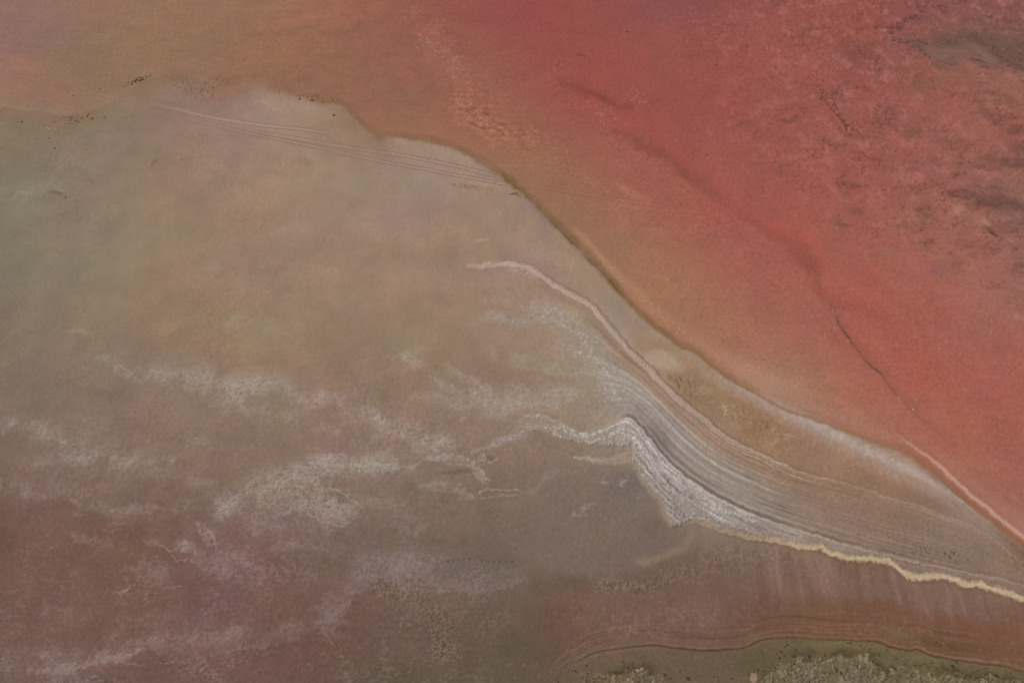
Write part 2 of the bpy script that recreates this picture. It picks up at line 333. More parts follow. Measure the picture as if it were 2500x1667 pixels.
# scaly crust beside the shore
scal = blob(1190, 300, 130, 55, 35, .7) * LK
rip = fbm(HX * .5 + HY * .35, HY, 16, 3, 151, .6)
mix((186, 124, 102), scal * sstep(.05, .6, rip + .1 * GR) * .7)
mix((130, 74, 56), scal * sstep(.05, .6, -rip + .1 * GR2) * .75)
shoal = np.clip(blob(1060, 90, 110, 50, 45, 1) + blob(1150, 210, 110, 50, 40, 1) + blob(1330, 350, 110, 40, 40, 1) + blob(1520, 500, 160, 34, 30, 1) * .8 + blob(1700, 560, 160, 50, 30, 1) * .5 + blob(1430, 260, 120, 40, 30, 1) * .6, 0, 1) * LK
shn = .6 * FIB + .6 * N_fine + .25 * GR + .8 * N_mid
mix((178, 118, 102), shoal * sstep(.1, 1.3, shn) * .50)
mix((134, 78, 66), shoal * sstep(.2, 1.4, -shn) * .40)
mix((170, 106, 94), LK * sstep(1500, 1900, U) * sstep(560, 760, V) * sstep(.2, 1.6, .5 * GR + .6 * GR2 + N_fine + 1.2 * N_mid) * .22)
mix((138, 76, 68), LK * sstep(1500, 1900, U) * sstep(560, 760, V) * sstep(.3, 1.8, -.4 * GR - .6 * GR2 + N_fine - N_mid) * .15)
for cx, cy, rx, ry, ro in [(1080, 130, 60, 50, 40), (1150, 190, 60, 30, 30), (1560, 250, 90, 20, 20), (1470, 290, 60, 24, 20), (1740, 60, 160, 60, 10), (1350, 160, 60, 30, 20)]:
    mix((176, 112, 96), blob(cx, cy, rx, ry, ro) * LK * sstep(.15, .8, N_fine + .3 * N_mid) * .5)
mix((126, 72, 62), (blob(1590, 350, 60, 20, 30) + blob(1680, 420, 90, 24, 38) + blob(1490, 270, 60, 20, 10)) * LK * sstep(0, .8, N_fine2) * .5)
# long dark seam running down the red water to the wrack line
SEAM = spline([(1500, 318), (1561, 343), (1597, 364), (1643, 400), (1690, 432), (1740, 468), (1790, 505), (1850, 548), (1908, 592), (1950, 625), (1985, 660), (2005, 715), (2032, 752)])
m, P, sd_ = line(SEAM, np.array([16, 18, 20, 26, 24, 20, 18, 20, 26, 34, 30, 18, 12]) * 1.2, (U + SU * 1.2 + WU * .2, V + SV * 1.2 + WV * .2))
mix((122, 68, 60), sstep(0, 1, m) * (.68) * np.interp(P, np.linspace(0, 1, 13), [.3, .55, .55, .6, .5, .4, .35, .4, .5, .6, .5, .4, .3]) * np.clip(.7 + .35 * N_fine + .2 * GR2 * .5 + .5 * N_mid, 0, 1.2))
m, P, sd_ = line(SEAM + np.array([-26, 26]), 52, (U + SU * 1.2 + WU * .3, V + SV * 1.2 + WV * .3))
mix((164, 106, 94), sstep(0, 1, m) * np.clip(.35 + .3 * N_fine + .12 * GR, 0, 1) * .45)
m, P, sd_ = line(spline([(1375, 208), (1420, 218), (1468, 238), (1504, 258), (1540, 262)]), 16, (U + SU + WU * .3, V + SV + WV * .3))
mix((128, 66, 56), sstep(0, 1, m) * .5)
# wrinkled fine tone on the whole lake
C *= (1 + (.020 * N_fine + .020 * N_fine2 + .014 * GR + .020 * FIB) * LK)[..., None]
# orange belt and olive rim along the shore
m, P, sd_ = line(SHORE, 95, (Ub * .3 + U * .7, Vb * .3 + V * .7))
belt = sstep(0, .9, m) * (sd_ < 0) * sstep(820, 960, U) * sstep(1900, 1500, U)
mix((160, 108, 88), belt * .40)
m, P, sd_ = line(SHORE + np.array([3, -4]), [10, 10, 10, 14, 16, 13, 12, 14, 16, 17, 16, 13, 11, 11, 12, 12, 13, 12, 8, 8])
rim = sstep(0, .7, m) * sstep(600, 850, U) * sstep(2140, 1900, U)
mix((116, 90, 58), rim * np.clip(.50 + .45 * N_mid + .2 * N_fine, 0, 1) * (1 - .55 * sstep(1600, 1720, U)) * (.55 + .45 * sstep(1080, 1260, U)))
WET = np.maximum(WET, rim)
m, P, sd_ = line(SHORE + np.array([2, -2]), [3.5] * 10)
mix((96, 72, 44), sstep(0, .8, m) * (.35 + .7 * N_mid) * sstep(1180, 1300, U) * sstep(1620, 1500, U))

# ======== the pale spit: land east of the ridge
def band(poly, wid, col, a, fray=None, tex=None, z=0.0, salt=0.0, p0=None):
    global Z, SALT
    m, P, sd_ = line(poly, wid, fray or (Uw, Vw))
    a_ = np.interp(P, np.linspace(0, 1, len(a)), a) if np.ndim(a) else a
    f = sstep(0, 1, m) * a_
    if tex is not None: f = f * tex
    mix(col, f)
    Z += z * f; SALT = np.maximum(SALT, salt * f)
    return f

# pale foreshore strip widening eastwards
PALE = spline([(1650, 862), (1700, 890), (1745, 925), (1800, 955), (1870, 988), (1930, 1018), (2000, 1050), (2080, 1092), (2160, 1130), (2240, 1172), (2320, 1220), (2400, 1272), (2450, 1310)])
band(PALE, [14, 16, 20, 26, 30, 34, 38, 36, 34, 30, 24, 16, 8], (166, 138, 126), [.5, .55, .6, .65, .8, .9, .9, .9, .85, .85, .8, .6, .3], tex=.9 + .25 * N_fine)
band(PALE + np.array([14, -6]), [8, 8, 10, 14, 18, 22, 24, 22, 20, 18, 14, 9, 4], (178, 159, 152), [.2, .2, .3, .4, .6, .7, .75, .75, .75, .7, .6, .4, .2], tex=.9 + .35 * N_fine)
# brown dark band between, then the rosy pale outer beach
OUTER = SHORE[(SHORE[:, 0] > 1640)]
band(OUTER + np.array([2, 2]), [7, 8, 8, 9, 9, 9, 10, 10, 10, 10], (140, 98, 72), [.7, .75, .7, .65, .6, .55, .5, .55, .8, .8])
ROSY = spline([(1700, 835), (1760, 875), (1830, 915), (1900, 955), (1980, 992), (2060, 1022), (2140, 1052), (2210, 1085)])
band(ROSY, [14, 26, 32, 34, 30, 24, 18, 12], (172, 128, 114), [.1, .35, .5, .6, .55, .5, .45, .4], tex=.85 + .5 * N_fine)
PINK = spline([(2190, 1062), (2243, 1098), (2297, 1140), (2345, 1186), (2395, 1228), (2450, 1272), (2500, 1312), (2700, 1475), (3500, 2125)])
band(PINK, [4, 8, 9, 9, 10, 11, 12, 14], (198, 156, 144), [.3, .65, .75, .8, .85, .9, .9, .9])
band(PINK + np.array([22, -10]), [8, 18, 22, 26, 30, 36, 40, 40], (172, 116, 106), [.1, .3, .4, .5, .6, .7, .7, .7])
ORNG = PINK + np.array([-13, 11])
band(ORNG, [5, 9, 11, 11, 12, 13, 13, 14], (150, 100, 76), [.3, .7, .8, .85, .9, .9, .9, .9])
band(ORNG + np.array([-14, 9]), [3, 6, 7, 8, 9, 10, 12, 14], (120, 92, 74), [.0, .1, .1, .1, .2, .5, .75, .8], tex=.8 + .6 * N_fine2)
# foamy flecks scattered on the lake edge
fleck = sstep(.42, .72, noise(HX / 6.5, HY / 6.5, 161) * .9 + .2 * N_fine2)
FL = spline([(1405, 560), (1450, 606), (1490, 652), (1540, 700), (1590, 752), (1640, 790), (1700, 830), (1760, 862), (1860, 912), (1960, 950), (2050, 985), (2130, 1030)])
band(FL, [7, 9, 11, 17, 22, 24, 22, 20, 18, 16, 14, 10], (214, 166, 140), [.6, .8, .95, .95, .9, .7, .5, .5, .55, .6, .55, .4], tex=fleck * .8, z=.03)
band(FL, [12, 14, 18, 24, 28, 30, 30, 30, 28, 24, 20, 16], (186, 140, 116), [.3, .4, .4, .35, .3, .25, .2, .2, .2, .2, .2, .1])

# tan ground of the spit, brown lobe, pale mound
mix((158, 132, 112), blob(1400, 660, 150, 45, 48, .8) * .35 * (1 - LK))
mix((166, 142, 124), blob(1330, 610, 50, 40, 30) * .35 * (1 - LK))
mix((140, 118, 102), (blob(1520, 760, 40, 22, 20) + blob(1560, 800, 40, 24, 20) + blob(1420, 640, 24, 12, 30)) * .35 * sstep(-.3, .6, N_fine) * (1 - LK))
mix((150, 116, 84), blob(1600, 850, 80, 26, 20, .7) * .5 * (1 - LK))
mix((168, 142, 122), blob(1618, 880, 46, 26, 15, .6, .4) * .75)
brown = np.clip(blob(1690, 950, 110, 36, 38, .6) + blob(1800, 1010, 110, 40, 28, .6) + blob(1920, 1070, 120, 36, 24, .6), 0, 1)
mix((144, 112, 87), brown * .5)
mix((168, 138, 112), brown * sstep(.2, .8, N_fine + .5 * N_mid) * .5 + blob(1770, 1000, 36, 18, 20) * sstep(0, .7, N_fine) * .5)
mix((112, 80, 52), brown * sstep(.3, .9, N_fine2 - .2 * N_mid) * .6)
mix((170, 146, 127), blob(1616, 880, 46, 25, 15, .6, .4) * .62 * (1 - LK))
mix((164, 134, 108), (blob(1790, 1004, 44, 14, 24) + blob(1700, 958, 40, 12, 30) + blob(1860, 1040, 50, 16, 24)) * sstep(-.2, .8, N_fine + .2 * GR2 + .4 * N_mid) * .5)
comb = blob(1660, 935, 44, 18, 35, .5)
mix((106, 76, 52), comb * sstep(.1, .6, noise((HX * .95 + HY * .45) / 6, (HY * .9 - HX * .45) / 30, 171)) * .8)
mix((180, 150, 122), blob(1700, 945, 34, 20, 20) * .4)
mix((154, 112, 70), (blob(2240, 1182, 50, 12, 24) + blob(2320, 1232, 50, 10, 30)) * sstep(-.1, .6, N_fine) * .7)

# ======== combed salt lines between ridge and crest
A_ = below(RIDGE, Uw, Vw); B_ = below(CREST, Uw, Vw)
Ym_r = np.interp(U, RIDGE[:, 0], RIDGE[:, 1]); Ym_c = np.interp(U, CREST[:, 0], CREST[:, 1])
t_ = (V - Ym_r) / np.maximum(Ym_c - Ym_r, 30)
Us, Vs = U + SU * .22, V + SV * .22
Dr, Pr, Sr = dist(RIDGE, Us, Vs, 420)
CR_E = CREST[CREST[:, 0] > 1525]
Dc_, Pc_, Sc_ = dist(CR_E, Us, Vs, 420)
tt = np.clip(Dr / np.maximum(Dr + Dc_, 1), 0, 1)                 # 0 on the ridge, 1 on the crest
zone_c = (A_ > -2) * sstep(3, -3, np.where(U > 1531, B_, -9))
west_f = sstep(1395, 1475, U + (V - 800) * .10 + WU * .6 + 10 * N_fine) * sstep(-40, 40, U - 1440 - (V - 880) * .55 + WU)
east_f = .30 + .70 * sstep(2200, 1800, U)
fanw = zone_c * west_f * east_f * sstep(2500, 2250, U)
fade = np.clip(.62 + .75 * noise(Pr * 11, tt * 16, 187) + .5 * noise(Pr * 34, tt * 24, 188) + .15 * N_fine, 0, 1.3)
def stripes(freq, seed, along=420.):
    return noise(tt * freq, Pr * 2600 / along + tt * 2, seed)
st = stripes(15, 181, 500) * .9 + stripes(36, 182, 420.) * .8 + stripes(84, 183, 300) * .55
# tone of the combed ground: pinkish next to the ridge, greyer towards the crest
mix((150, 120, 104), fanw * sstep(.35, .0, tt) * .5)
mix((154, 139, 132), fanw * sstep(.18, .50, tt) * (.72 - .25 * sstep(1750, 1950, U)))
mix((184, 166, 156), fanw * fade * sstep(.1, .9, st) * .72)
mix((106, 88, 80), fanw * fade * sstep(.15, .9, -st) * .50)
def comb(tc, wd, col, a, u0, u1):
    """one long line that keeps its place between ridge and crest"""
    m = np.clip(1 - np.abs(tt - tc - .012 * noise(Pr * 40, tt * 3, int(tc * 997))) / wd, 0, 1)
    mix(col, sstep(0, 1, m) * fanw / east_f * a * sstep(u0, u0 + 60, U) * sstep(u1, u1 - 120, U) * (.75 + .35 * N_fine))
for tc, wd, col, a, u0, u1 in [(.16, .03, (186, 154, 138), .6, 1430, 1960), (.24, .02, (170, 142, 128), .5, 1470, 2050), (.33, .05, (184, 168, 158), .65, 1440, 1800), (.40, .035, (190, 178, 172), .75, 1430, 1640),
                               (.50, .028, (192, 180, 174), .8, 1450, 1860), (.58, .03, (188, 178, 172), .6, 1470, 1640), (.63, .02, (168, 152, 144), .55, 1600, 1900), (.72, .03, (120, 104, 96), .5, 1520, 1760), (.86, .05, (114, 98, 88), .55, 1540, 1830), (.94, .03, (108, 92, 82), .6, 1520, 1900), (.78, .015, (164, 148, 138), .5, 1640, 2000)]:
    comb(tc, wd, col, a, u0, u1)
mix((116, 102, 98), blob(1612, 1068, 26, 52, -34, .4) * .45 * (Dc_ > 6))
SALT = np.maximum(SALT, fanw * sstep(0, .8, st) * .5)
Z += fanw * st * .11
# short broken salt strokes further east on the combed ground
mix((166, 146, 136), (blob(1880, 1215, 110, 40, 16, .6) + blob(1960, 1250, 90, 26, 14, .6)) * sstep(.25, .8, noise((U + .25 * V) / 40, (V - U * .27 + SV * .4) / 5.2, 189)) * .6 * zone_c)
# feathered salt spray to the west of the ridge
sp = .7 * FIB + .25 * GR2 + .35 * LACE2 - .05 + .4 * N_mid
spray = np.clip(blob(1405, 805, 110, 30, 38, .5) * 1.0 + blob(1480, 905, 90, 34, 46, .5) + blob(1345, 770, 90, 26, 18, .6) * .8 + blob(1290, 790, 120, 22, 6) * .45
                + blob(1420, 860, 80, 26, 20, .5) * .8 + blob(1390, 905, 110, 16, 4, .5) * .55 + blob(1350, 960, 110, 24, 6) * .4 + blob(1510, 975, 60, 44, 50, .5) * .8, 0, 1) * (A_ > 4)
mix((160, 145, 136), spray * .52)
mix((184, 169, 159), spray * sstep(.0, 1.1, sp + .12 * GR) * .55)
mix((122, 104, 88), spray * sstep(.2, 1.1, -sp) * .22)
SALT = np.maximum(SALT, spray * .5)
# the bright ridge line itself, a double cord
band(RIDGE + np.array([-16, 15]), [2, 8, 11, 13, 14, 14, 14, 14, 12, 10, 8, 6, 4, 4], (150, 118, 100), [.0, .3, .5, .5, .5, .5, .5, .4, .3, .2, .1, .1, .1, .1])
cord = band(RIDGE, [9, 8, 8, 7, 6.5, 6.5, 6.5, 6, 6, 5.5, 5, 4.5, 4, 4, 4, 3], (190, 160, 148), [.4, .8, .9, .85, .85, .85, .85, .8, .75, .7, .6, .5, .45, .35, .25, .2], z=.25, salt=.9)
band(RIDGE + np.array([5, -6]), [2, 3, 4, 4, 4, 4, 4, 4, 3, 3, 2, 2, 2, 2], (112, 86, 76), [0, .1, .3, .35, .4, .45, .45, .4, .3, .2, .1, .1, .1, 0])
band(RIDGE + np.array([1, -1]), [1.5, 2, 2, 2, 2, 2, 2, 2, 2], (132, 100, 88), [0, .5, .5, .4, .3, .2, .1, .1, 0])
band(RIDGE + np.array([-4, 5]), [2, 3, 3, 3, 3, 3, 3, 2.5, 2, 2, 2, 2, 2], (204, 178, 166), [.1, .5, .6, .6, .5, .5, .5, .4, .3, .2, .1, .1, .0], z=.1)
head = np.clip(blob(1195, 650, 60, 10, -4) + blob(1280, 664, 60, 20, 24), 0, 1)
mix((188, 164, 152), head * np.clip(.25 + .45 * FIB + .4 * LACE2, 0, 1) * .8)
# the white bank
cr = sstep(-5, 7, B_) * sstep(1215, 1320, U + SU * 2)
low = np.where(U < 1640, np.interp(U, [1200, 1300, 1413, 1457, 1533, 1553, 1565, 1609, 1640], [1060, 1066, 1106, 1112, 1112, 1126, 1158, 1212, 1284]),
               np.interp(U, FOAM[:, 0], FOAM[:, 1] - 4))
upper_lobe = np.interp(U, [1215, 1240, 1275, 1345, 1354, 1400, 1440, 1480, 1530, 1545, 1560], [1072, 1056, 1049, 1051, 1067, 1073, 1084, 1088, 1088, 1082, 1120])
bankm = cr * sstep(5, -3, V + SV * 1.0 + GR2 * 1.2 - low) * (U > 1545) + cr * sstep(4, -3, V + SV * 1.1 + GR2 * 1.2 - upper_lobe) * (U <= 1545)
bankm = np.clip(bankm, 0, 1)
bank_a = np.interp(U, [1215, 1280, 1480, 1560, 1750, 1850, 1950, 2100, 2300, 2500], [.25, .62, .75, .92, .95, .8, .5, .28, .2, .15])
dC = np.clip(B_ / np.maximum(low - Ym_c, 20), 0, 1)
mix((164, 148, 141), bankm * bank_a * .88)
bst = noise(B_ / 8, U / 160 + V / 190, 201) + .6 * noise(B_ / 4.2, U / 100, 202)
grit = .55 * GR + .5 * GR2 + .5 * N_fine2
mix((214, 203, 200), bankm * bank_a * sstep(-.1, 1.2, bst * .9 + .35 * grit + .4 * N_fine) * .75)
mix((98, 84, 80), bankm * bank_a * sstep(.45, 1.7, grit + .7 * N_mid - .3) * sstep(.06, .35, dC) * .62)
mix((118, 102, 96), bankm * bank_a * sstep(.2, 1., -bst + .2 * grit) * .45)
mix((112, 98, 92), (blob(1640, 1190, 40, 9, 42, .4) + blob(1690, 1222, 44, 10, 36, .4) + blob(1650, 1245, 40, 8, 35, .4) + blob(1830, 1270, 60, 8, 14, .5)) * bankm * sstep(-.2, 1., grit) * .7)
SALT = np.maximum(SALT, bankm * bank_a)
Z += bankm * bank_a * (.40 + .035 * GR2 + .07 * bst + .03 * GR)
for q_, (o_, w_, a_) in enumerate([(9, 3, .5), (15, 4, .45), (23, 3.5, .4), (32, 5, .35), (44, 4, .3)]):        # long feathered strands down the bank
    m, P, sd_ = line(CR_E + np.array([-o_ * .45, o_ * .8]), w_ * 1.5, (U + SU * .3, V + SV * .3))
    mix((206, 195, 190), sstep(0, 1, m) * bankm * a_ * 1.2 * sstep(-.7, .4, noise(P * 24, P * 0 + q_ * 3.3, 571 + q_)) * sstep(.75, .35, P))
band(CR_E + np.array([2, 2]), [5, 6, 5, 4, 3, 3], (204, 192, 186), [.75, .7, .6, .45, .3, .2], z=.08)
band(CR_E + np.array([5, -6]), [7, 8, 7, 5, 4], (108, 92, 84), [.45, .6, .5, .25, .1])
band(CR_E + np.array([10, -12]), [2.5] * 5, (160, 144, 136), [.4, .4, .4, .2, .1])
# salt tongue over the lagoon and the beige scum fringe of the bank
band(spline([(1400, 1117), (1430, 1120), (1480, 1123), (1525, 1117)]), [5, 9, 11, 10], (164, 146, 134), .9, tex=.85 + .1 * GR2.clip(-2, 2), z=.1)
band(spline([(1500, 1113), (1535, 1104), (1560, 1110)]), [4, 5, 5], (168, 152, 144), .6, tex=.8 + .2 * GR)
band(EDGE + np.array([-1, 0]), [3, 8, 11, 12, 12, 12, 12, 9], (152, 131, 112), [.5, .8, .85, .9, .85, .85, .85, .6], z=.12)
band(EDGE + np.array([9, -4]), [3, 5, 6, 6, 6, 6, 6, 4], (166, 150, 142), [.2, .3, .5, .6, .6, .6, .6, .4], tex=.8 + .3 * GR)

# ======== lagoon, still and grey
pool = np.clip(sstep(1180, 1340, U + WU) * sstep(0, 26, below(spline([(1100, 1230), (1250, 1170), (1330, 1120), (1413, 1120), (1515, 1136), (1550, 1138), (1565, 1167), (1609, 1221), (1634, 1280), (1680, 1300), (1800, 1330)]), Uw, Vw))
               * sstep(16, -30, below(spline([(1100, 1330), (1250, 1360), (1400, 1420), (1500, 1400), (1600, 1374), (1690, 1310), (1800, 1270)]), Ub, Vb)), 0, 1)
mix((128, 107, 98), pool * .60)
mix((112, 100, 92), blob(1540, 1190, 70, 60, 40, .6) * pool * .55)
mix((114, 96, 80), blob(1590, 1290, 50, 30, 0, .6) * pool * .4)
wisps = np.clip(blob(1480, 1180, 16, 14, 30, .6) + blob(1525, 1185, 14, 22, 20, .6) + blob(1565, 1215, 12, 12, 0, .5) + blob(1440, 1240, 24, 10, -20, .6) + blob(1420, 1262, 20, 6, 0), 0, 1)
mix((172, 160, 152), wisps * np.clip(.25 + .5 * FIB + .8 * LACE2, 0, 1) * .75)
WET = np.maximum(WET, pool)
delta = np.clip(blob(1680, 1310, 34, 12, -38, .6) + blob(1640, 1345, 44, 15, -22, .6) + blob(1580, 1366, 50, 14, -8, .6), 0, 1)
mix((148, 122, 104), delta * .68)
# ======== beige foam line
jag = SV * .45 + noise(HX / 9, HY / 9, 221) * 2.6 + noise(HX / 22, HY / 22, 222) * 2.5
Df, Pf, Sf = dist(FOAM, U + SU * .25, V + jag * (np.sign(1.0)), 50)
fw = np.interp(U, [1640, 1700, 1800, 1950, 2100, 2250, 2350, 2500], [3, 4.5, 7, 8, 8.5, 9.5, 9.5, 10.5])
fw = fw * (1 + .28 * noise(HX / 30, HY / 30, 223) + .22 * noise(HX / 8, HY / 8, 224) + .04 * GR2)
foam = sstep(1.12, .70, Df / fw) * sstep(1635, 1700, U)
mix((170, 142, 116), foam * (.72 + .18 * sstep(1700, 2000, U)))
mix((203, 178, 149), foam * sstep(.85, .25, Df / fw) * sstep(1730, 2050, U) * (.8 + .1 * GR2 * .4))
mix((150, 122, 84), sstep(0, 1, 1 - np.abs(Df / fw - .95) / .3) * (Sf > 0) * sstep(1740, 1800, U) * .5)
mix((150, 124, 110), sstep(0, 1, 1 - np.abs(Df - fw * 1.5) / 6) * (Sf < 0) * .5 * sstep(1690, 1760, U))
Z += foam * .05; SALT = np.maximum(SALT, foam * .4)
mix((118, 92, 72), sstep(0, 1, 1 - np.abs(Df - fw * 1.35) / 5) * (Sf > 0) * .35 * sstep(1700, 1800, U))
# inner pale line above the foam
INN = spline([(1850, 1275), (1950, 1292), (2040, 1330), (2120, 1336), (2160, 1350), (2250, 1370), (2330, 1390), (2420, 1412), (2500, 1440)])
band(INN, [14, 12, 10, 7, 6, 6, 6, 6, 6], (160, 138, 128), [.6, .55, .5, .5, .45, .45, .45, .45, .4], tex=.7 + .7 * N_fine)

# spit far east: greyish straw streaks, spots
for cx, cy, rx, ry, ro, col, a in [(2200, 1290, 160, 36, 10, (136, 112, 94), .5), (2350, 1330, 120, 30, 20, (140, 118, 100), .5), (2080, 1230, 140, 36, 14, (146, 114, 96), .5), (2440, 1385, 90, 24, 28, (150, 124, 106), .5),
                                   (2050, 1190, 120, 20, 14, (150, 114, 92), .4), (2150, 1180, 120, 26, 18, (140, 104, 82), .5), (2240, 1225, 100, 14, 20, (134, 100, 80), .4)]:
    mix(col, blob(cx, cy, rx, ry, ro, .8) * a)
east = sstep(1900, 2100, U) * sstep(-.02, .05, t_) * sstep(1.2, 1.0, t_)
mix((166, 140, 122), east * sstep(.05, .8, stripes(26, 231, 260.)) * .38)
mix((112, 88, 72), east * sstep(.3, .9, N_fine2 + .4 * N_mid) * .45)
mix((96, 74, 62), (blob(2255, 1345, 24, 12, 20) + blob(2320, 1350, 30, 16, 10)) * sstep(.1, .5, noise(HX / 5, HY / 8, 241)) * .8)

# ======== lacy crusts of the south-western flats
FIL = [(590, 945, 140, 28, 4, .75), (310, 905, 60, 14, 15, .5), (600, 990, 60, 16, 8, .4), (690, 962, 130, 22, 10, .45), (925, 1015, 120, 22, 35, .45), (1062, 925, 36, 22, 50, .55),
       (1180, 950, 90, 34, 30, .6), (1110, 985, 80, 20, 10, .4), (600, 790, 70, 24, 5, .35), (1222, 792, 60, 13, 4, .5), (990, 855, 30, 8, 30, .5), (60, 1035, 60, 14, 10, .6), (150, 1075, 70, 24, 30, .6),
       (230, 1125, 130, 24, 6, .55), (340, 1122, 70, 14, 0, .4), (50, 1198, 46, 22, 0, .45), (235, 1238, 46, 14, 5, .45), (320, 1232, 40, 12, 25, .35),
       (800, 1150, 200, 46, -8, .85), (820, 1235, 110, 50, 20, .75), (690, 1215, 110, 46, 10, .75), (915, 1145, 120, 18, 0, .9), (1095, 1122, 70, 14, 14, .9), (1165, 1150, 40, 12, 40, .9),
       (1190, 1115, 34, 14, -10, .7), (1240, 1075, 60, 16, -18, .8), (1110, 1195, 70, 9, 5, .5), (1215, 1201, 60, 5, -4, .8), (1300, 1180, 50, 12, -20, .35), (560, 1230, 60, 30, 0, .6), (500, 1300, 18, 50, -28, .65),
       (440, 1335, 60, 22, 15, .65), (505, 1365, 60, 20, -5, .5), (300, 1442, 24, 6, -15, .5), (415, 1432, 26, 6, 5, .45), (150, 1625, 150, 14, -12, .6), (260, 1610, 120, 12, -14, .6), (40, 1650, 80, 14, -4, .45),
       (90, 1595, 120, 22, 0, .35), (380, 1570, 80, 16, 5, .3), (480, 1590, 80, 24, -10, .35), (1380, 950, 80, 20, 0, .4), (1150, 870, 60, 12, 5, .3), (700, 560 + 60, 20, 8, 0, .2), (780, 1290, 80, 20, 12, .35), (440, 900, 90, 14, 10, .3)]
M_fil = np.zeros_like(Z)
for cx, cy, rx, ry, ro, a in FIL:
    M_fil = np.maximum(M_fil, blob(cx, cy, rx * 1.15, ry * 1.25, ro, 1.0) * a)
M_fil *= (1 - bankm) * (1 - .9 * pool * (V > 1225))
LF = fbm(HX * .75 + WU, HY + WV, 46, 6, 411, .62)
f_ = M_fil * 1.15 + .62 * LF - .06
inside = sstep(.40, .86, f_ + .14 * N_mid + .10 * N_fine)
rimc = np.clip(1 - np.abs(f_ - .52) / .05, 0, 1) * (.6 + .6 * N_mid) + .7 * np.clip(1 - np.abs(f_ - .74) / .04, 0, 1)
tint = np.where(V[..., None] < 1000, np.array([156, 139, 126]), np.array([148, 128, 120])).astype(np.float32)
wool = (.5 + .35 * FIB + .14 * GR + .12 * GR2)
C = C + (tint - C) * (np.clip(inside * (.25 + .75 * M_fil), 0, 1) * np.clip(wool + .5 * LF, 0, 1.2) * .72)[..., None].clip(0, 1)
C = C + (tint - C) * (M_fil * .22)[..., None].clip(0, 1)
fl = sstep(.1, .6, M_fil) * np.clip(np.maximum(rimc, .8 * np.maximum(LACE, LACE2 * .9) * inside), 0, 1)
mix((174, 155, 146), fl * .62)
mix((106, 90, 80), inside * M_fil * sstep(.3, 1.2, -FIB - .25 * GR2) * .30)
SALT = np.maximum(SALT, np.clip(M_fil * .35 + fl * .6, 0, 1))
Z += fl * .06 + inside * M_fil * .04
mix((112, 95, 80), (blob(815, 1217, 46, 12, 22, .7) + blob(850, 1222, 34, 14, 30, .7) + blob(1195, 1118, 13, 8, 0, .3, .5) + blob(1120, 1152, 50, 8, -8, .5)) * .7)
def veil(pts, wd, a, col=(158, 142, 131)):
    m, P, sd_ = line(spline(pts), np.array(wd) * 1.45, (U + WU * 1.3 + SU, V + WV * 1.3 + SV))
    soft_m = sstep(0, 1.0, m) ** 1.3
    brk = sstep(-.95, .40, N_mid + .5 * LF + .25 * N_fine)                     # the veil thins out and breaks up
    tex = np.clip(.62 + .30 * FIB + .35 * N_mid + .05 * GR + .06 * GR2, 0, 1.3)
    mix(col, soft_m * brk * tex * a * .78)
    mix((180, 163, 154), soft_m * brk * np.clip(np.maximum(np.maximum(LACE * .8, LACE2), LACE3 * .9 * (.6 + N_mid)) - .1, 0, 1) * a * .70)
    mix((112, 95, 84), soft_m * sstep(.3, 1.2, -FIB - .2 * GR2) * a * .22)
veil([(230, 868), (310, 900), (420, 925), (520, 935), (620, 940), (720, 965), (820, 985), (920, 1020), (1000, 1060), (1100, 1085)], [10, 18, 30, 46, 46, 38, 28, 30, 34, 30], .62)
veil([(-20, 1030), (60, 1036), (130, 1060), (180, 1090), (260, 1110), (350, 1120), (430, 1130)], [20, 30, 30, 34, 34, 28, 14], .60, (154, 134, 128))
veil([(-20, 1188), (60, 1200), (120, 1215)], [26, 32, 16], .5, (150, 130, 126)); veil([(180, 1225), (250, 1240), (330, 1235), (380, 1240)], [10, 20, 18, 8], .5, (150, 130, 126))
veil([(540, 1250), (600, 1215), (660, 1180), (760, 1150), (860, 1136), (1000, 1140)], [30, 40, 44, 40, 32, 20], .62)
veil([(620, 1290), (700, 1240), (800, 1230), (880, 1250)], [30, 44, 46, 20], .5); veil([(760, 1130), (860, 1112), (980, 1100), (1080, 1096)], [10, 16, 18, 14], .5)
veil([(985, 850), (1060, 925), (1120, 955), (1250, 985), (1350, 985)], [6, 16, 26, 26, 14], .55); veil([(1080, 890), (1180, 940), (1300, 955), (1430, 965)], [8, 24, 26, 20], .55)
veil([(450, 1270), (520, 1300), (560, 1350), (640, 1400), (740, 1400)], [20, 26, 22, 30, 24], .45, (150, 128, 124)); veil([(370, 1330), (440, 1335), (520, 1370), (560, 1390)], [14, 24, 24, 16], .5, (150, 128, 122))
veil([(-20, 1640), (120, 1632), (240, 1606), (360, 1570), (480, 1545), (620, 1545), (720, 1520)], [24, 30, 30, 26, 34, 36, 20], .55, (150, 124, 118)); veil([(40, 1600), (140, 1590), (220, 1580)], [20, 24, 16], .4, (146, 122, 116))
veil([(530, 800), (620, 785), (720, 800)], [16, 30, 18], .35); veil([(1160, 800), (1240, 790), (1330, 785)], [12, 20, 20], .5); veil([(1190, 740), (1260, 745), (1330, 770)], [10, 22, 18], .4)
veil([(900, 850), (990, 855), (1060, 865)], [10, 14, 8], .35); veil([(0, 480), (90, 460), (160, 455)], [24, 30, 16], .3); veil([(150, 460 + 350), (200, 812), (240, 818)], [10, 14, 8], .3); veil([(1120, 1030), (1240, 1000), (1330, 985)], [10, 22, 12], .35)
veil([(60, 1120), (180, 1130), (300, 1150), (420, 1165), (540, 1180)], [20, 26, 22, 20, 12], .38, (150, 131, 126)); veil([(380, 1090), (500, 1085), (620, 1080)], [12, 18, 12], .25)
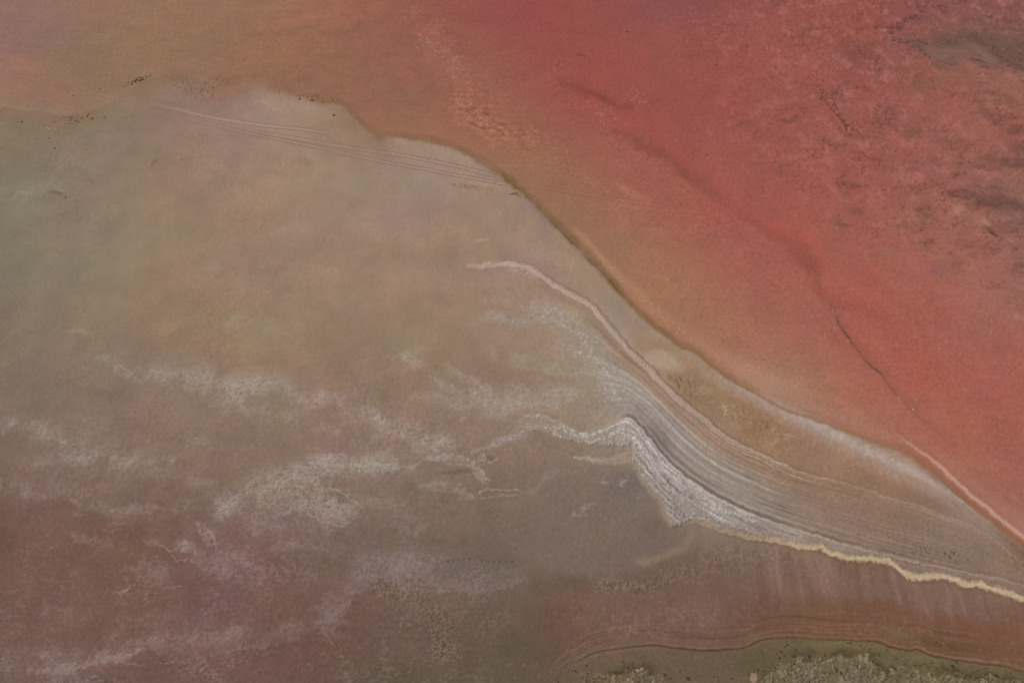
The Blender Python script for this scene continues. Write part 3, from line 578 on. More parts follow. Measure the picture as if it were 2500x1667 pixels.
veil([(420, 950), (560, 985), (640, 1005), (720, 1020), (820, 1050)], [14, 26, 24, 22, 16], .42); veil([(860, 1080), (940, 1050), (1020, 1070), (1100, 1090)], [20, 34, 28, 18], .5)
veil([(600, 1260), (540, 1225), (470, 1230), (420, 1245)], [30, 30, 22, 12], .45, (152, 132, 126)); veil([(900, 1230), (980, 1235), (1060, 1225)], [14, 18, 12], .3); veil([(1040, 1190), (1120, 1196), (1160, 1210)], [16, 20, 8], .4); veil([(1280, 1190), (1330, 1170), (1390, 1150)], [14, 16, 10], .35)
veil([(1010, 960), (1120, 985), (1250, 1000), (1400, 985)], [20, 30, 28, 14], .35); veil([(1180, 860), (1300, 880), (1420, 900)], [14, 24, 20], .35)
veil([(200, 1560), (330, 1530), (460, 1500), (600, 1490)], [16, 22, 22, 14], .22, (146, 124, 118)); veil([(600, 1340), (700, 1330), (820, 1345)], [20, 26, 18], .3, (146, 124, 120))
# explicit crust cords
for pts, wd, a in [([(996, 1140), (1040, 1122), (1090, 1111), (1130, 1116), (1165, 1142), (1195, 1172)], [5, 9, 10, 9, 8, 5], .6), ([(640, 1190), (740, 1146), (860, 1135), (960, 1140), (1000, 1142)], [4, 7, 9, 10, 6], .45),
                   ([(1165, 1205), (1190, 1197), (1235, 1194), (1260, 1196), (1276, 1206)], [3, 4, 4, 4, 2], .75), ([(1150, 1102), (1190, 1092), (1240, 1070), (1280, 1052)], [5, 9, 11, 10], .45),
                   ([(1180, 1108), (1190, 1122), (1208, 1130), (1214, 1118), (1208, 1108)], [3, 3, 3, 3, 2], .7), ([(480, 1275), (510, 1296), (528, 1336), (548, 1348), (560, 1352)], [5, 7, 5, 3, 2], .55),
                   ([(385, 1325), (420, 1345), (450, 1325), (475, 1330), (480, 1355)], [3, 4, 3, 3, 2], .5), ([(380, 1325), (410, 1340), (432, 1365), (460, 1368), (500, 1375)], [2, 4, 3, 4, 2], .5), ([(280, 1450), (300, 1440), (310, 1440), (312, 1450)], [2, 2, 2, 1.5], .6),
                   ([(725, 1202), (760, 1232), (795, 1240), (806, 1259)], [3, 5, 4, 2], .6), ([(803, 1183), (830, 1200), (860, 1222), (885, 1238)], [3, 5, 4, 2], .6), ([(765, 1196), (780, 1194), (797, 1191)], [2, 2, 2], .7),
                   ([(745, 1245), (780, 1268), (830, 1285), (855, 1272), (872, 1267)], [4, 6, 6, 4, 1.5], .6), ([(840, 1244), (852, 1253), (868, 1250)], [1.5, 1.5, 1], .7), ([(1035, 915), (1060, 925), (1075, 945)], [2, 2.5, 2], .6),
                   ([(1050, 1190), (1090, 1200), (1130, 1200), (1150, 1212)], [4, 6, 5, 3], .35), ([(1120, 912), (1150, 925), (1180, 948), (1210, 962)], [2, 3, 3, 2], .5), ([(285, 890), (305, 898), (320, 906)], [3, 4, 3], .5),
                   ([(1380, 1470), (1350, 1450), (1300, 1444)], [2, 2, 2], .0), ([(150, 1642), (230, 1620), (290, 1600), (340, 1594)], [8, 9, 8, 5], .4), ([(270, 1610), (310, 1618), (350, 1622)], [5, 6, 4], .4), ([(380, 1446), (410, 1434), (440, 1432)], [2, 3, 2], .4)]:
    band(spline(pts), wd, (170, 150, 140), a, fray=(U + SU * 1.2, V + SV * 1.2), tex=.75 + .3 * FIB + .12 * GR, z=.06, salt=.6)
# mauve and rosy speckled plates
spk = sstep(-1.4, 1.5, 1.0 * GR + .6 * GR2 + .5 * N_fine2 + .7 * N_fine)
for cx, cy, rx, ry, ro, col, dk, a in [(945, 1385, 110, 46, 4, (138, 120, 116), (104, 86, 82), .65), (1040, 1375, 70, 40, 0, (134, 116, 112), (102, 84, 78), .5), (1180, 1420, 110, 46, 0, (136, 118, 106), (92, 76, 66), .6),
                                        (980, 1440, 90, 40, 8, (146, 116, 100), (92, 66, 56), .7), (1060, 1520, 90, 60, 20, (142, 116, 104), (82, 66, 58), .75), (1080, 1585, 60, 30, 10, (150, 120, 108), (84, 66, 58), .8),
                                        (960, 1530, 60, 40, 0, (126, 106, 98), (88, 72, 64), .5), (1210, 1510, 60, 50, 30, (136, 114, 98), (88, 70, 58), .4), (700, 1390, 90, 44, 10, (136, 106, 102), (100, 74, 70), .5),
                                        (1570, 1420, 90, 26, -14, (140, 122, 106), (84, 70, 58), .7), (1480, 1435, 60, 22, -10, (140, 122, 106), (86, 72, 60), .65), (1800, 1360, 120, 36, 8, (146, 120, 112), (98, 78, 70), .6),
                                        (1680, 1390, 90, 36, 0, (130, 108, 96), (92, 74, 64), .6), (600, 1590, 90, 36, -8, (132, 102, 96), (92, 66, 62), .5), (480, 1620, 90, 36, 0, (136, 106, 98), (92, 66, 62), .6), (260, 1660, 120, 20, 0, (122, 98, 90), (84, 66, 60), .6),
                                        (1940, 1380, 60, 30, 10, (150, 126, 118), (110, 86, 78), .5)]:
    b = blob(cx, cy, rx, ry, ro, 1.0) * a
    b = np.clip(b * (1 + .5 * N_mid), 0, 1)
    mix(col, b * spk * .66)
    mix(dk, b * (1 - spk) * .40)
    Z += b * spk * .02
mix((138, 122, 121), np.clip(blob(930, 1378, 130, 44, 4, 1) + blob(1030, 1372, 90, 36, 0, 1) * .8 + blob(1150, 1400, 120, 44, 8, 1) * .45, 0, 1) * (.42 + .12 * GR2 * .5 + .1 * GR + .2 * N_fine).clip(0, 1))
# an old strand line running down-left across the southern flat
strand = spline([(1250, 1420), (1180, 1470), (1120, 1455)])
OLD = spline([(560, 1590), (680, 1570), (760, 1540), (830, 1490), (880, 1440), (920, 1410), (970, 1402), (1030, 1412), (1090, 1440), (1180, 1445), (1240, 1430)])
m, P, sd_ = line(OLD, 60, (U + SU * 1.3, V + SV * 1.3))
mix((136, 114, 111), sstep(0, 1, m) * (sd_ < 0) * .34)
band(OLD, 5, (146, 124, 119), .22, fray=(U + SU * 1.3, V + SV * 1.3))
# dull olive silt
for cx, cy, rx, ry, a in [(940, 1640, 120, 40, .5), (1250, 1600, 90, 50, .5), (1200, 1490, 60, 24, .4), (1390, 1430, 60, 26, .5), (1320, 1440, 40, 30, .4)]:
    mix((100, 86, 70), blob(cx, cy, rx, ry, 0) * a)
for cx, cy, rx, ry, a in [(1380, 1490, 60, 40, .5), (1400, 1560, 90, 30, .5), (1420, 1450, 40, 20, .3), (780, 1560, 90, 60, .25), (300, 1300, 120, 50, .3), (250, 960, 60, 24, .25), (860, 1475, 50, 30, .3)]:
    mix((116, 82, 70), blob(cx, cy, rx, ry, 0) * a)

# ======== red-brown flat below the foam
zone = sstep(-4, 30, below(FOAM, Uw, Vw)) * sstep(1700, 1900, U) * sstep(6, -6, below(CREEK, Uw, Vw))
curt = fbm(HX, HY * .16, 26, 4, 261, .6)
mix((156, 124, 112), zone * sstep(-.1, .7, curt) * sstep(1560, 1430, V - (U - 2000) * .12) * .45)
mix((112, 80, 62), zone * sstep(0, .8, -curt) * .40)
mix((120, 82, 61), zone * sstep(1440, 1510, V - (U - 2000) * .14 + WV) * .55)
mix((124, 82, 62), blob(2150, 1490, 240, 26, 8) * zone * .5)
mix((130, 84, 66), (blob(2380, 1540, 120, 40, 10) + blob(2480, 1510, 60, 60, 0)) * zone * .5)
lay = noise(HX / 260 + SU * .02, (below(CREEK, U, V) + SV * .6) / 7.0, 271)
lz = sstep(-85, -50, below(CREEK, U, V)) * sstep(20, -4, below(CREEK, U, V)) * (U > 1350)
mix((146, 108, 88), lz * sstep(.15, .8, lay + .3 * N_fine) * .45)
mix((96, 66, 48), lz * sstep(.15, .8, -lay) * .40)
rosy = np.clip(blob(1650, 1500, 220, 40, -3) + blob(1550, 1530, 120, 30, 0), 0, 1)
mix((144, 110, 98), rosy * sstep(-.1, .6, N_fine + .4 * noise(HX / 4, HY / 4, 281)) * .5)
mix((112, 98, 72), (blob(1830, 1560, 60, 12, -15) + blob(2190, 1560, 50, 12, 15)) * .6)
mix((104, 92, 66), blob(2300, 1625, 220, 22, 8) * .3)

# ======== green-brown flood margin and scrub land beyond the creek
g = sstep(-2, 8, below(CREEK, Uw, Vw)) * sstep(1360, 1420, U)
mix((110, 94, 70), g * (.55 + .35 * sstep(1760, 1900, U)))
mix((116, 92, 76), g * sstep(1750, 1600, U) * .5)
mix((94, 84, 62), g * (blob(1850, 1620, 90, 40, 0) * .6 + blob(1600, 1630, 60, 20, 30) * .4))
mix((122, 108, 78), g * (blob(2070, 1580, 120, 14, 4) + blob(2260, 1610, 90, 14, 12)) * .5)
SCRE = np.array([(1380, 1760), (1410, 1667), (1430, 1648), (1486, 1643), (1547, 1634), (1594, 1643), (1622, 1655), (1650, 1700), (1800, 1720), (1840, 1690), (1870, 1650), (1900, 1616), (1950, 1595), (1985, 1600), (2010, 1608), (2040, 1604), (2077, 1596),
                 (2115, 1600), (2156, 1615), (2185, 1626), (2243, 1634), (2285, 1640), (2323, 1636), (2359, 1650), (2402, 1658), (2440, 1652), (2500, 1668), (2650, 1710), (3500, 2320)], float)
dsc = below(SCRE, U + SU * 1.4, V + SV * 2.2 + WV * .45 + GR2 * 1.6 + N_mid * 6)
scr = sstep(-9, 14, dsc) * sstep(1390, 1430, U)
cl = fbm(HX, HY, 20, 4, 291, .65)
crest_s = sstep(-4, 4, dsc) * sstep(34, 4, dsc)
mix((119, 104, 83), scr * np.clip(.55 + .6 * cl, 0, 1))
mix((160, 142, 114), (scr * sstep(.1, .8, cl + .25 * GR2 * .5 + .3 * N_fine) * .42 + crest_s * sstep(-.3, .7, cl + .3 * N_fine + .1 * GR2) * .32) * (U > 1400))
mix((120, 108, 96), scr * sstep(24, 60, dsc) * sstep(-.2, .5, -cl) * .5)
hollow = np.clip(sstep(-22, -2, dsc) * sstep(6, -2, dsc) * sstep(-.3, .5, N_mid + .3 * N_fine + .2) + scr * sstep(.25, .75, -cl + .3 * N_fine2) * .7, 0, 1) * sstep(1400, 1440, U)
mix((72, 60, 40), g * hollow * (.55 + .2 * GR2 * .3))
mix((82, 66, 44), (blob(2150, 1622, 50, 8, 38, .6) + blob(2335, 1648, 40, 7, 20, .6) + blob(1985, 1606, 12, 6, 20) + blob(2060, 1606, 30, 5, 0)) * g * .6)
mix((66, 54, 38), g * scr * sstep(1.0, 2.3, .8 * GR + .7 * GR2 - .4 * cl) * .6)
mix((178, 156, 128), scr * sstep(.9, 2.2, -.7 * GR - .7 * GR2 + .8 * cl) * .45)
Z += scr * (sstep(-.2, .6, cl) * .35 + .06 * GR2)
mix((170, 138, 118), blob(1842, 1652, 12, 16, 10, .6, .5) * .7)
# creek bed, a thin dark cut
cw = 2.6 + 1.4 * N_mid
Dc, Pc, Sc = dist(CREEK, U + SU * .25, V + SV * .35, 40)
ck = sstep(1.2, .3, Dc / np.maximum(cw, 1.6)) * sstep(1370, 1440, U) * np.interp(U, [1380, 1600, 1750, 1900, 2000, 2150, 2400, 2500], [.5, .8, .95, .6, .7, .95, .7, .5])
mix((70, 56, 42), ck * .42)
Z -= ck * .22
mix((152, 122, 104), sstep(0, 1, 1 - np.abs(Dc - 7) / 5) * (Sc < 0) * .22 * (U > 1400) + sstep(0, 1, 1 - np.abs(Dc - 6) / 4) * (Sc > 0) * .18 * sstep(1700, 1500, U) * (U > 1380))

# ======== western flats details
for cx, cy, rx, ry, ro, col, a in [(370, 400, 18, 7, -25, (126, 92, 70), .7), (350, 405, 20, 8, -20, (158, 126, 108), .4), (130, 470, 24, 5, -5, (118, 88, 66), .75), (140, 455, 14, 10, 0, (150, 134, 112), .5), (225, 437, 12, 5, 20, (112, 92, 76), .5), (215, 380, 30, 8, -10, (142, 112, 92), .4),
                                   (130, 290, 70, 12, 0, (146, 110, 92), .5), (400, 215, 50, 20, 10, (154, 128, 112), .5), (430, 245, 70, 20, 10, (158, 130, 116), .4), (700, 270, 160, 24, 8, (164, 136, 122), .4), (960, 345, 30, 12, 10, (172, 146, 130), .55), (1080, 375, 140, 14, 12, (166, 140, 124), .4),
                                   (930, 340, 40, 10, 5, (134, 102, 78), .5), (620, 330, 180, 18, 8, (146, 116, 104), .3), (740, 395, 40, 14, 0, (138, 106, 90), .35), (520, 648, 22, 12, -10, (160, 142, 122), .5), (190, 812, 30, 10, -5, (150, 132, 112), .4), (1165, 585, 20, 6, 5, (176, 154, 142), .6),
                                   (1160, 455, 60, 8, 2, (132, 98, 72), .4), (440, 180, 90, 8, 0, (140, 96, 74), .5), (1230, 520, 12, 50, 0, (150, 116, 92), .4), (1190, 450, 40, 14, 8, (170, 146, 130), .3), (680, 700, 130, 60, 10, (146, 126, 108), .4), (420, 520, 90, 40, 0, (146, 120, 94), .3), (40, 620, 60, 60, 0, (124, 110, 92), .3)]:
    mix(col, blob(cx, cy, rx, ry, ro, .8) * a * (.8 + .4 * N_fine))
weed = np.clip(blob(335, 198, 40, 9, -18, .5) + blob(480, 225, 90, 26, 0, .9) * .55 + blob(780, 238, 50, 6, 12, .6) + blob(1255, 473, 16, 4, 6, .3) + blob(160, 290, 60, 12, -4) * .35 + blob(1130, 452, 40, 6, 4, .5) * .7 + blob(430, 205, 60, 20, 0) * .3, 0, 1)
mix((84, 64, 42), weed * sstep(.12, .5, noise(HX / 6.5, HY / 4.5, 311) + .3 * N_fine) * .75)
MUD = 1 - LK
cloud = fbm(HX * .55 + HY * .1, HY, 95, 5, 541, .6); cloud2 = fbm(HX * .6, HY, 150, 5, 551, .6)
C *= 1 + (MUD * (1 - .8 * np.clip(SALT * 1.5, 0, 1)) * (1 - pool * .7) * .042 * cloud)[..., None]
C += (MUD * cloud2 * (1 - pool * .7))[..., None] * np.array([1.2, 2.2, -2.4], np.float32) * .8
sw = sstep(1080, 1260, V + WV) * sstep(1300, 1000, U + WU) * (1 - pool)
pl = fbm(HX * .65 + HY * .1, HY, 80, 6, 561, .66)
mix((146, 123, 120), sw * sstep(.0, .65, pl + .12 * GR2 * .6 + .12 * FIB) * .46)
mix((106, 80, 68), sw * sstep(.05, .7, -pl) * .42)
mix((160, 139, 133), sw * sstep(.1, .5, pl) * np.clip(LACE3 - .15, 0, 1) * .35)
rough_v = .75 * np.clip(.55 + .55 * N_big2 + .45 * N_b3 + .5 * sstep(700, 1100, V), .2, 1.5)
C *= (1 + MUD * rough_v * (.014 * N_fine + .018 * N_fine2 + .018 * N_mid + .013 * GR + .014 * GR2 + .014 * FIB))[..., None]
mix((146, 127, 102), (blob(470, 590, 130, 120, 20, 1) + blob(330, 470, 120, 60, 0, 1) + blob(640, 800, 200, 70, 0, 1) * .8 + blob(1060, 830, 160, 40, 0, 1) * .6) * .34 * MUD)
tuft = sstep(.5, .8, noise(HX / 12, HY / 9, 321) + .35 * N_fine2)
mix((150, 130, 116), tuft * MUD * .16)
# wrack line thrown up across the red water
m, P, sd_ = line(WRACK, 6, (U + SU * .5, V + SV * .5))
mix((110, 64, 52), sstep(0, 1, m) * np.interp(P, [0, .15, .3, .6, .7, .85, 1], [.3, .5, .6, .6, .3, .3, 0]) * (.6 + .6 * N_fine2))
m, P, sd_ = line(WRACK + np.array([5, -4]), 22, (U + SU, V + SV))
mix((146, 82, 72), sstep(0, 1, m) * .25)
# rutted strips where cars have driven
def rutpair(p):
    return spline(p, 14)
TRACKS = [
    ([(372, 254), (430, 266), (496, 283), (570, 296), (640, 306), (720, 314), (800, 325)], 9.0, (166, 138, 120), .50, "pale pair of wheel ruts with a bright strip between, starting at the weedy point"),
    ([(330, 264), (420, 282), (500, 300), (640, 332), (781, 361), (924, 393), (1031, 412), (1120, 429), (1256, 454)], 8.0, (160, 132, 116), .20, "longest pair of thin dark wheel ruts, running down to the olive shoreline"),
    ([(620, 322), (720, 338), (850, 360), (977, 379), (1120, 407), (1225, 434)], 9.0, (164, 136, 120), .22, "pair of wheel ruts on the pale mud just inside the bend of the shore"),
    ([(1262, 448), (1340, 460), (1420, 473), (1540, 492), (1640, 505)], 9.0, (166, 104, 86), .18, "faint pair of wheel ruts carrying on into the red shallows"),
    ([(30, 181), (66, 190), (110, 200), (160, 210)], 8.0, (152, 106, 88), .15, "short faint pair of wheel ruts on orange mud in the far corner"),
    ([(205, 224), (250, 232), (304, 245), (350, 254)], 8.0, (150, 116, 98), .2, "short broken pair of wheel ruts just before the weedy point"),
]
for pts, gap, col, a, lab in TRACKS:
    band(rutpair(pts), gap * .75, col, [a * .5, a * 1.3, a * 1.3, a * .4], z=.0)

# tail: fine overall grain
C *= (1 + .018 * noise(HX / 3.6, HY / 3.6, 331))[..., None]
Z += (.03 * N_fine + .02 * N_fine2) * MUD + .10 * N_mid * MUD
Z = np.where(LK > .5, Z * .25 - .02, Z)
Z += .05

def bl3(a, n):
    for _ in range(n): a = np.stack([blur(a[..., c]) for c in range(3)], -1)
    return a
B1 = bl3(C, 1); B2 = bl3(B1, 9)
C = C + (.22 + .45 * np.clip(SALT + LK * .4, 0, 1))[..., None] * (C - B1) + .30 * (B1 - B2)
# fade the margin beyond the surveyed ground into even mud so that the plain goes on quietly
tone_l, tone_m, tone_s = np.array([.938, .966, .925]), np.array([.955, .98, .97]), np.array([.915, .930, .915])
south = sstep(1050, 1350, V)[..., None]
tone = tone_l * LK[..., None] + (1 - LK[..., None]) * (tone_m * (1 - south) + tone_s * south)
lin = np.clip(C * tone / 255.0, 0.02, 1)
lin = np.where(lin <= .04045, lin / 12.92, ((lin + .055) / 1.055) ** 2.4)
ALB = np.clip(lin / LIGHT, .01, .92).astype(np.float32)

# ------------------------------------------------------------------ materials
def ground_material(name, grain, bump, rough_dry, rough_wet, spec):
    m = bpy.data.materials.new(name)
    m.use_nodes = True
    n, l = m.node_tree.nodes, m.node_tree.links
    b = n["Principled BSDF"]
    at = n.new("ShaderNodeAttribute"); at.attribute_name = "pigment"
    geo = n.new("ShaderNodeNewGeometry")
    n1 = n.new("ShaderNodeTexNoise"); n1.inputs["Scale"].default_value = 1.1; n1.inputs["Detail"].default_value = 6; n1.inputs["Roughness"].default_value = .7
    n2 = n.new("ShaderNodeTexNoise"); n2.inputs["Scale"].default_value = .12; n2.inputs["Detail"].default_value = 5
    l.new(geo.outputs["Position"], n1.inputs["Vector"]); l.new(geo.outputs["Position"], n2.inputs["Vector"])
    r1 = n.new("ShaderNodeMapRange"); r1.inputs["From Min"].default_value = .25; r1.inputs["From Max"].default_value = .75
    r1.inputs["To Min"].default_value = 1 - grain; r1.inputs["To Max"].default_value = 1 + grain
    l.new(n1.outputs["Fac"], r1.inputs["Value"])
    r2 = n.new("ShaderNodeMapRange"); r2.inputs["From Min"].default_value = .3; r2.inputs["From Max"].default_value = .7
    r2.inputs["To Min"].default_value = .97; r2.inputs["To Max"].default_value = 1.03
    l.new(n2.outputs["Fac"], r2.inputs["Value"])
    mu = n.new("ShaderNodeMath"); mu.operation = 'MULTIPLY'
    l.new(r1.outputs[0], mu.inputs[0]); l.new(r2.outputs[0], mu.inputs[1])
    vm = n.new("ShaderNodeVectorMath"); vm.operation = 'SCALE'
    l.new(at.outputs["Color"], vm.inputs[0]); l.new(mu.outputs[0], vm.inputs["Scale"])
    l.new(vm.outputs[0], b.inputs["Base Color"])
    cr_ = n.new("ShaderNodeAttribute"); cr_.attribute_name = "crust"
    sep = n.new("ShaderNodeSeparateColor"); l.new(cr_.outputs["Color"], sep.inputs[0])
    rr = n.new("ShaderNodeMapRange"); rr.inputs["To Min"].default_value = rough_dry; rr.inputs["To Max"].default_value = rough_wet
    l.new(sep.outputs[1], rr.inputs["Value"]); l.new(rr.outputs[0], b.inputs["Roughness"])
    b.inputs["Specular IOR Level"].default_value = spec
    n3 = n.new("ShaderNodeTexNoise"); n3.inputs["Scale"].default_value = .9; n3.inputs["Detail"].default_value = 7; n3.inputs["Roughness"].default_value = .75
    l.new(geo.outputs["Position"], n3.inputs["Vector"])
    bs = n.new("ShaderNodeMapRange"); bs.inputs["To Min"].default_value = bump; bs.inputs["To Max"].default_value = bump * 2.6
    l.new(sep.outputs[0], bs.inputs["Value"])
    bp = n.new("ShaderNodeBump"); bp.inputs["Distance"].default_value = .5
    l.new(bs.outputs[0], bp.inputs["Strength"]); l.new(n3.outputs["Fac"], bp.inputs["Height"]); l.new(bp.outputs[0], b.inputs["Normal"])
    return m

M_MUD = ground_material("salt_mud", .035, .16, .95, .7, .12)
M_LAKE = ground_material("red_brine", .045, .05, .8, .55, .12)
M_SALT = ground_material("salt_crust", .09, .30, .9, .7, .15)
M_SCRUB = ground_material("scrub_soil", .12, .3, .95, .9, .1)

def simple(name, col, var=.3, scale=6.0, rough=.9):
    m = bpy.data.materials.new(name); m.use_nodes = True
    n, l = m.node_tree.nodes, m.node_tree.links
    b = n["Principled BSDF"]
    t = n.new("ShaderNodeTexNoise"); t.inputs["Scale"].default_value = scale; t.inputs["Detail"].default_value = 4
    g_ = n.new("ShaderNodeNewGeometry"); l.new(g_.outputs["Position"], t.inputs["Vector"])
    rp = n.new("ShaderNodeValToRGB")
    rp.color_ramp.elements[0].color = (*[c * (1 - var) for c in col], 1); rp.color_ramp.elements[1].color = (*[min(1, c * (1 + var)) for c in col], 1)
    rp.color_ramp.elements[0].position = .3; rp.color_ramp.elements[1].position = .7
    l.new(t.outputs["Fac"], rp.inputs[0]); l.new(rp.outputs[0], b.inputs["Base Color"])
    b.inputs["Roughness"].default_value = rough; b.inputs["Specular IOR Level"].default_value = .15
    return m
M_BUSH = simple("saltbush_leaves", (.085, .072, .042), .5, 4)
M_BUSH2 = simple("dry_bush_leaves", (.16, .11, .066), .5, 4)
M_STEM = simple("grey_twig", (.08, .06, .045), .3, 8)
M_CLOD = simple("white_salt_clod", (.50, .43, .37), .15, 5, .8)
M_RUT = simple("dark_damp_mud", (.295, .188, .130), .15, 1.5, .8)
M_RUTRED = simple("dark_damp_red_mud", (.36, .135, .088), .1, 1.5, .8)
M_WEED = simple("brown_lake_weed", (.17, .085, .062), .4, 3, .85)
M_PIT = simple("black_wet_silt", (.115, .092, .070), .25, 3, .6)

# ------------------------------------------------------------------ the ground as pieces of the setting
idx = np.arange(NU * NV).reshape(NV, NU)
fU = (U[:-1, :-1] + U[1:, 1:]) / 2; fV = (V[:-1, :-1] + V[1:, 1:]) / 2
q = lambda a: a[:-1, :-1]
reg = np.zeros((NV - 1, NU - 1), np.int8)                       # 0 mud flat
reg[q(A_) < 0] = 1                                              # 1 spit
reg[(q(A_) >= 0) & (fU < 1140)] = 0
reg[fU < 1300] = 0
reg[(q(bankm) > .4) & (fU < 2150)] = 2                          # 2 salt bank
reg[(q(A_) >= 0) & (q(B_) < 0) & (fU > 1480) & (q(t_) > 0)] = 3 # 3 combed salt flat
reg[q(pool) > .5] = 4                                           # 4 lagoon
reg[(q(below(FOAM, Uw, Vw)) > 0) & (fU > 1700)] = 5             # 5 red-brown flat
reg[(q(B_) >= 0) & (fU >= 2150) & (q(below(FOAM, Uw, Vw)) <= 0)] = 3
reg[q(foam) > .5] = 6                                           # 6 foam
reg[(q(below(CREEK, Uw, Vw)) > 0) & (fU > 1380)] = 7            # 7 scrub land
reg[q(LK) > .5] = 8                                             # 8 lake
F4 = np.stack([idx[1:, :-1], idx[1:, 1:], idx[:-1, 1:], idx[:-1, :-1]], -1)
XYZ = np.stack([GX, GY, Z], -1).reshape(-1, 3)
CA = np.concatenate([ALB.reshape(-1, 3), np.ones((NU * NV, 1), np.float32)], 1)
CR = np.stack([SALT.ravel(), WET.ravel(), np.zeros(NU * NV), np.ones(NU * NV)], 1).astype(np.float32)

def mesh_object(name, verts, faces, mat, attrs=None, smooth=True):
    me = bpy.data.meshes.new(name)
    nv, nf, k_ = len(verts), len(faces), faces.shape[1]
    me.vertices.add(nv); me.vertices.foreach_set("co", np.ascontiguousarray(verts, np.float32).ravel())
    me.loops.add(nf * k_); me.loops.foreach_set("vertex_index", np.ascontiguousarray(faces, np.int32).ravel())
    me.polygons.add(nf); me.polygons.foreach_set("loop_start", np.arange(0, nf * k_, k_, dtype=np.int32))
    me.polygons.foreach_set("loop_total", np.full(nf, k_, np.int32))
    me.update(calc_edges=True)
    if smooth: me.polygons.foreach_set("use_smooth", np.ones(nf, bool))
    for an, arr in (attrs or {}).items():
        at = me.attributes.new(an, 'FLOAT_COLOR', 'POINT'); at.data.foreach_set("color", np.ascontiguousarray(arr, np.float32).ravel())
    me.materials.append(mat)
    o = bpy.data.objects.new(name, me); COL.objects.link(o)
    return o

def region(name, r, mat, label, kind='structure'):
    f = F4[reg == r]
    if not len(f): return
    used, inv = np.unique(f, return_inverse=True)
    o = mesh_object(name, XYZ[used], inv.reshape(-1, 4), mat, {"pigment": CA[used], "crust": CR[used]})
    o["kind"] = kind; o["label"] = label
    return o
region("mud_flat", 0, M_MUD, "tan and mauve salt mud flat with lacy white crusts")
region("spit", 1, M_MUD, "tan sandy spit between the red lake and the pale ridge line")
region("salt_bank", 2, M_SALT, "bright white crusted salt bank above the grey lagoon")
region("combed_flat", 3, M_SALT, "grey flat combed into long pale salt lines")
region("lagoon", 4, M_LAKE, "still grey lagoon under the white salt bank")
region("tidal_flat", 5, M_MUD, "red-brown flat between the beige foam line and the creek")
region("foam", 6, M_SALT, "beige foam line along the edge of the salt spit", 'stuff')
region("scrubland", 7, M_SCRUB, "olive ground with pale sandy patches below the creek")
region("lake", 8, M_LAKE, "red and orange brine lake")

# the plain carries on to the horizon around the surveyed ground
loop = np.concatenate([idx[0, :-1], idx[:-1, -1], idx[-1, :0:-1], idx[:0:-1, 0]])
P0 = XYZ[loop]; c0 = P0.mean(0)
mean_c = np.array([[.26, .17, .125, 1.0]]); ca0 = CA[loop]; n_ = len(loop)
kk = np.exp(-(np.arange(-300, 301) / 110.) ** 2 / 2); kk /= kk.sum()
sm = np.stack([np.convolve(np.concatenate([ca0[-300:, c], ca0[:, c], ca0[:300, c]]), kk, 'valid') for c in range(4)], 1)
rings, cols = [P0], [ca0]
for f_, a_ in ((1.03, .05), (1.15, .15), (1.5, .45), (2.5, .8), (8, 1), (60, 1), (300, 1)):
    p = c0 + (P0 - c0) * f_; p[:, 2] = .05
    rings.append(p); cols.append(sm * (1 - a_) + mean_c * a_)
crs = [CR[loop] * 0 + np.array([[0, 0, 0, 1]]) for _ in rings]
vs = np.concatenate(rings); fs = []
i_ = np.arange(n_); j_ = (i_ + 1) % n_
for r_ in range(len(rings) - 1):
    fs.append(np.stack([i_ + r_ * n_, j_ + r_ * n_, j_ + (r_ + 1) * n_, i_ + (r_ + 1) * n_], 1))
o = mesh_object("plain", vs, np.concatenate(fs)[:, ::-1], M_MUD, {"pigment": np.concatenate(cols), "crust": np.concatenate(crs)})
o["kind"] = 'structure'

# ------------------------------------------------------------------ countable things
def zat(u, v):
    i, j = cell(u, v)
    return float(Z[i, j])
def at(u, v, dz=0.0):
    x, y = ground(u, v)
    return float(x), float(y), zat(u, v) + dz
def scale_at(u, v):                            # metres on the ground per map unit across
    return abs(ground(u + 1, v)[0] - ground(u, v)[0])

def tag(o, label, cat, group=None):
    o["label"] = label; o["category"] = cat
    if group: o["group"] = group

def bush_mesh(name, seed, mat, flat=.55, n=70):
    """a low saltbush: many leaf sprays through a squat uneven mound, a few twigs under them"""
    rg = random.Random(seed); vs, fs = [], []
    lob = [(rg.uniform(-.35, .35), rg.uniform(-.35, .35), rg.uniform(.3, .55)) for _ in range(4)]
    for k_ in range(n):
        lx, ly, lr = lob[k_ % 4]
        a, e, r_ = rg.uniform(0, 6.283), rg.uniform(.1, 1.5), rg.uniform(.5, 1.0) * lr
        x, y, z = lx + r_ * math.cos(a) * math.cos(e), ly + r_ * math.sin(a) * math.cos(e), r_ * math.sin(e) * flat * 1.5 + .05
        s, b, c = rg.uniform(.10, .2), rg.uniform(0, 6.283), rg.uniform(-.6, .6)
        k0 = len(vs)
        for q_ in range(3):
            t = b + q_ * 2.094
            vs.append((x + s * math.cos(t), y + s * math.sin(t), z + s * c * math.cos(t + 1)))
        fs.append((k0, k0 + 1, k0 + 2))
    me = bpy.data.meshes.new(name); me.from_pydata(vs, [], fs); me.materials.append(mat); me.update()
    return me
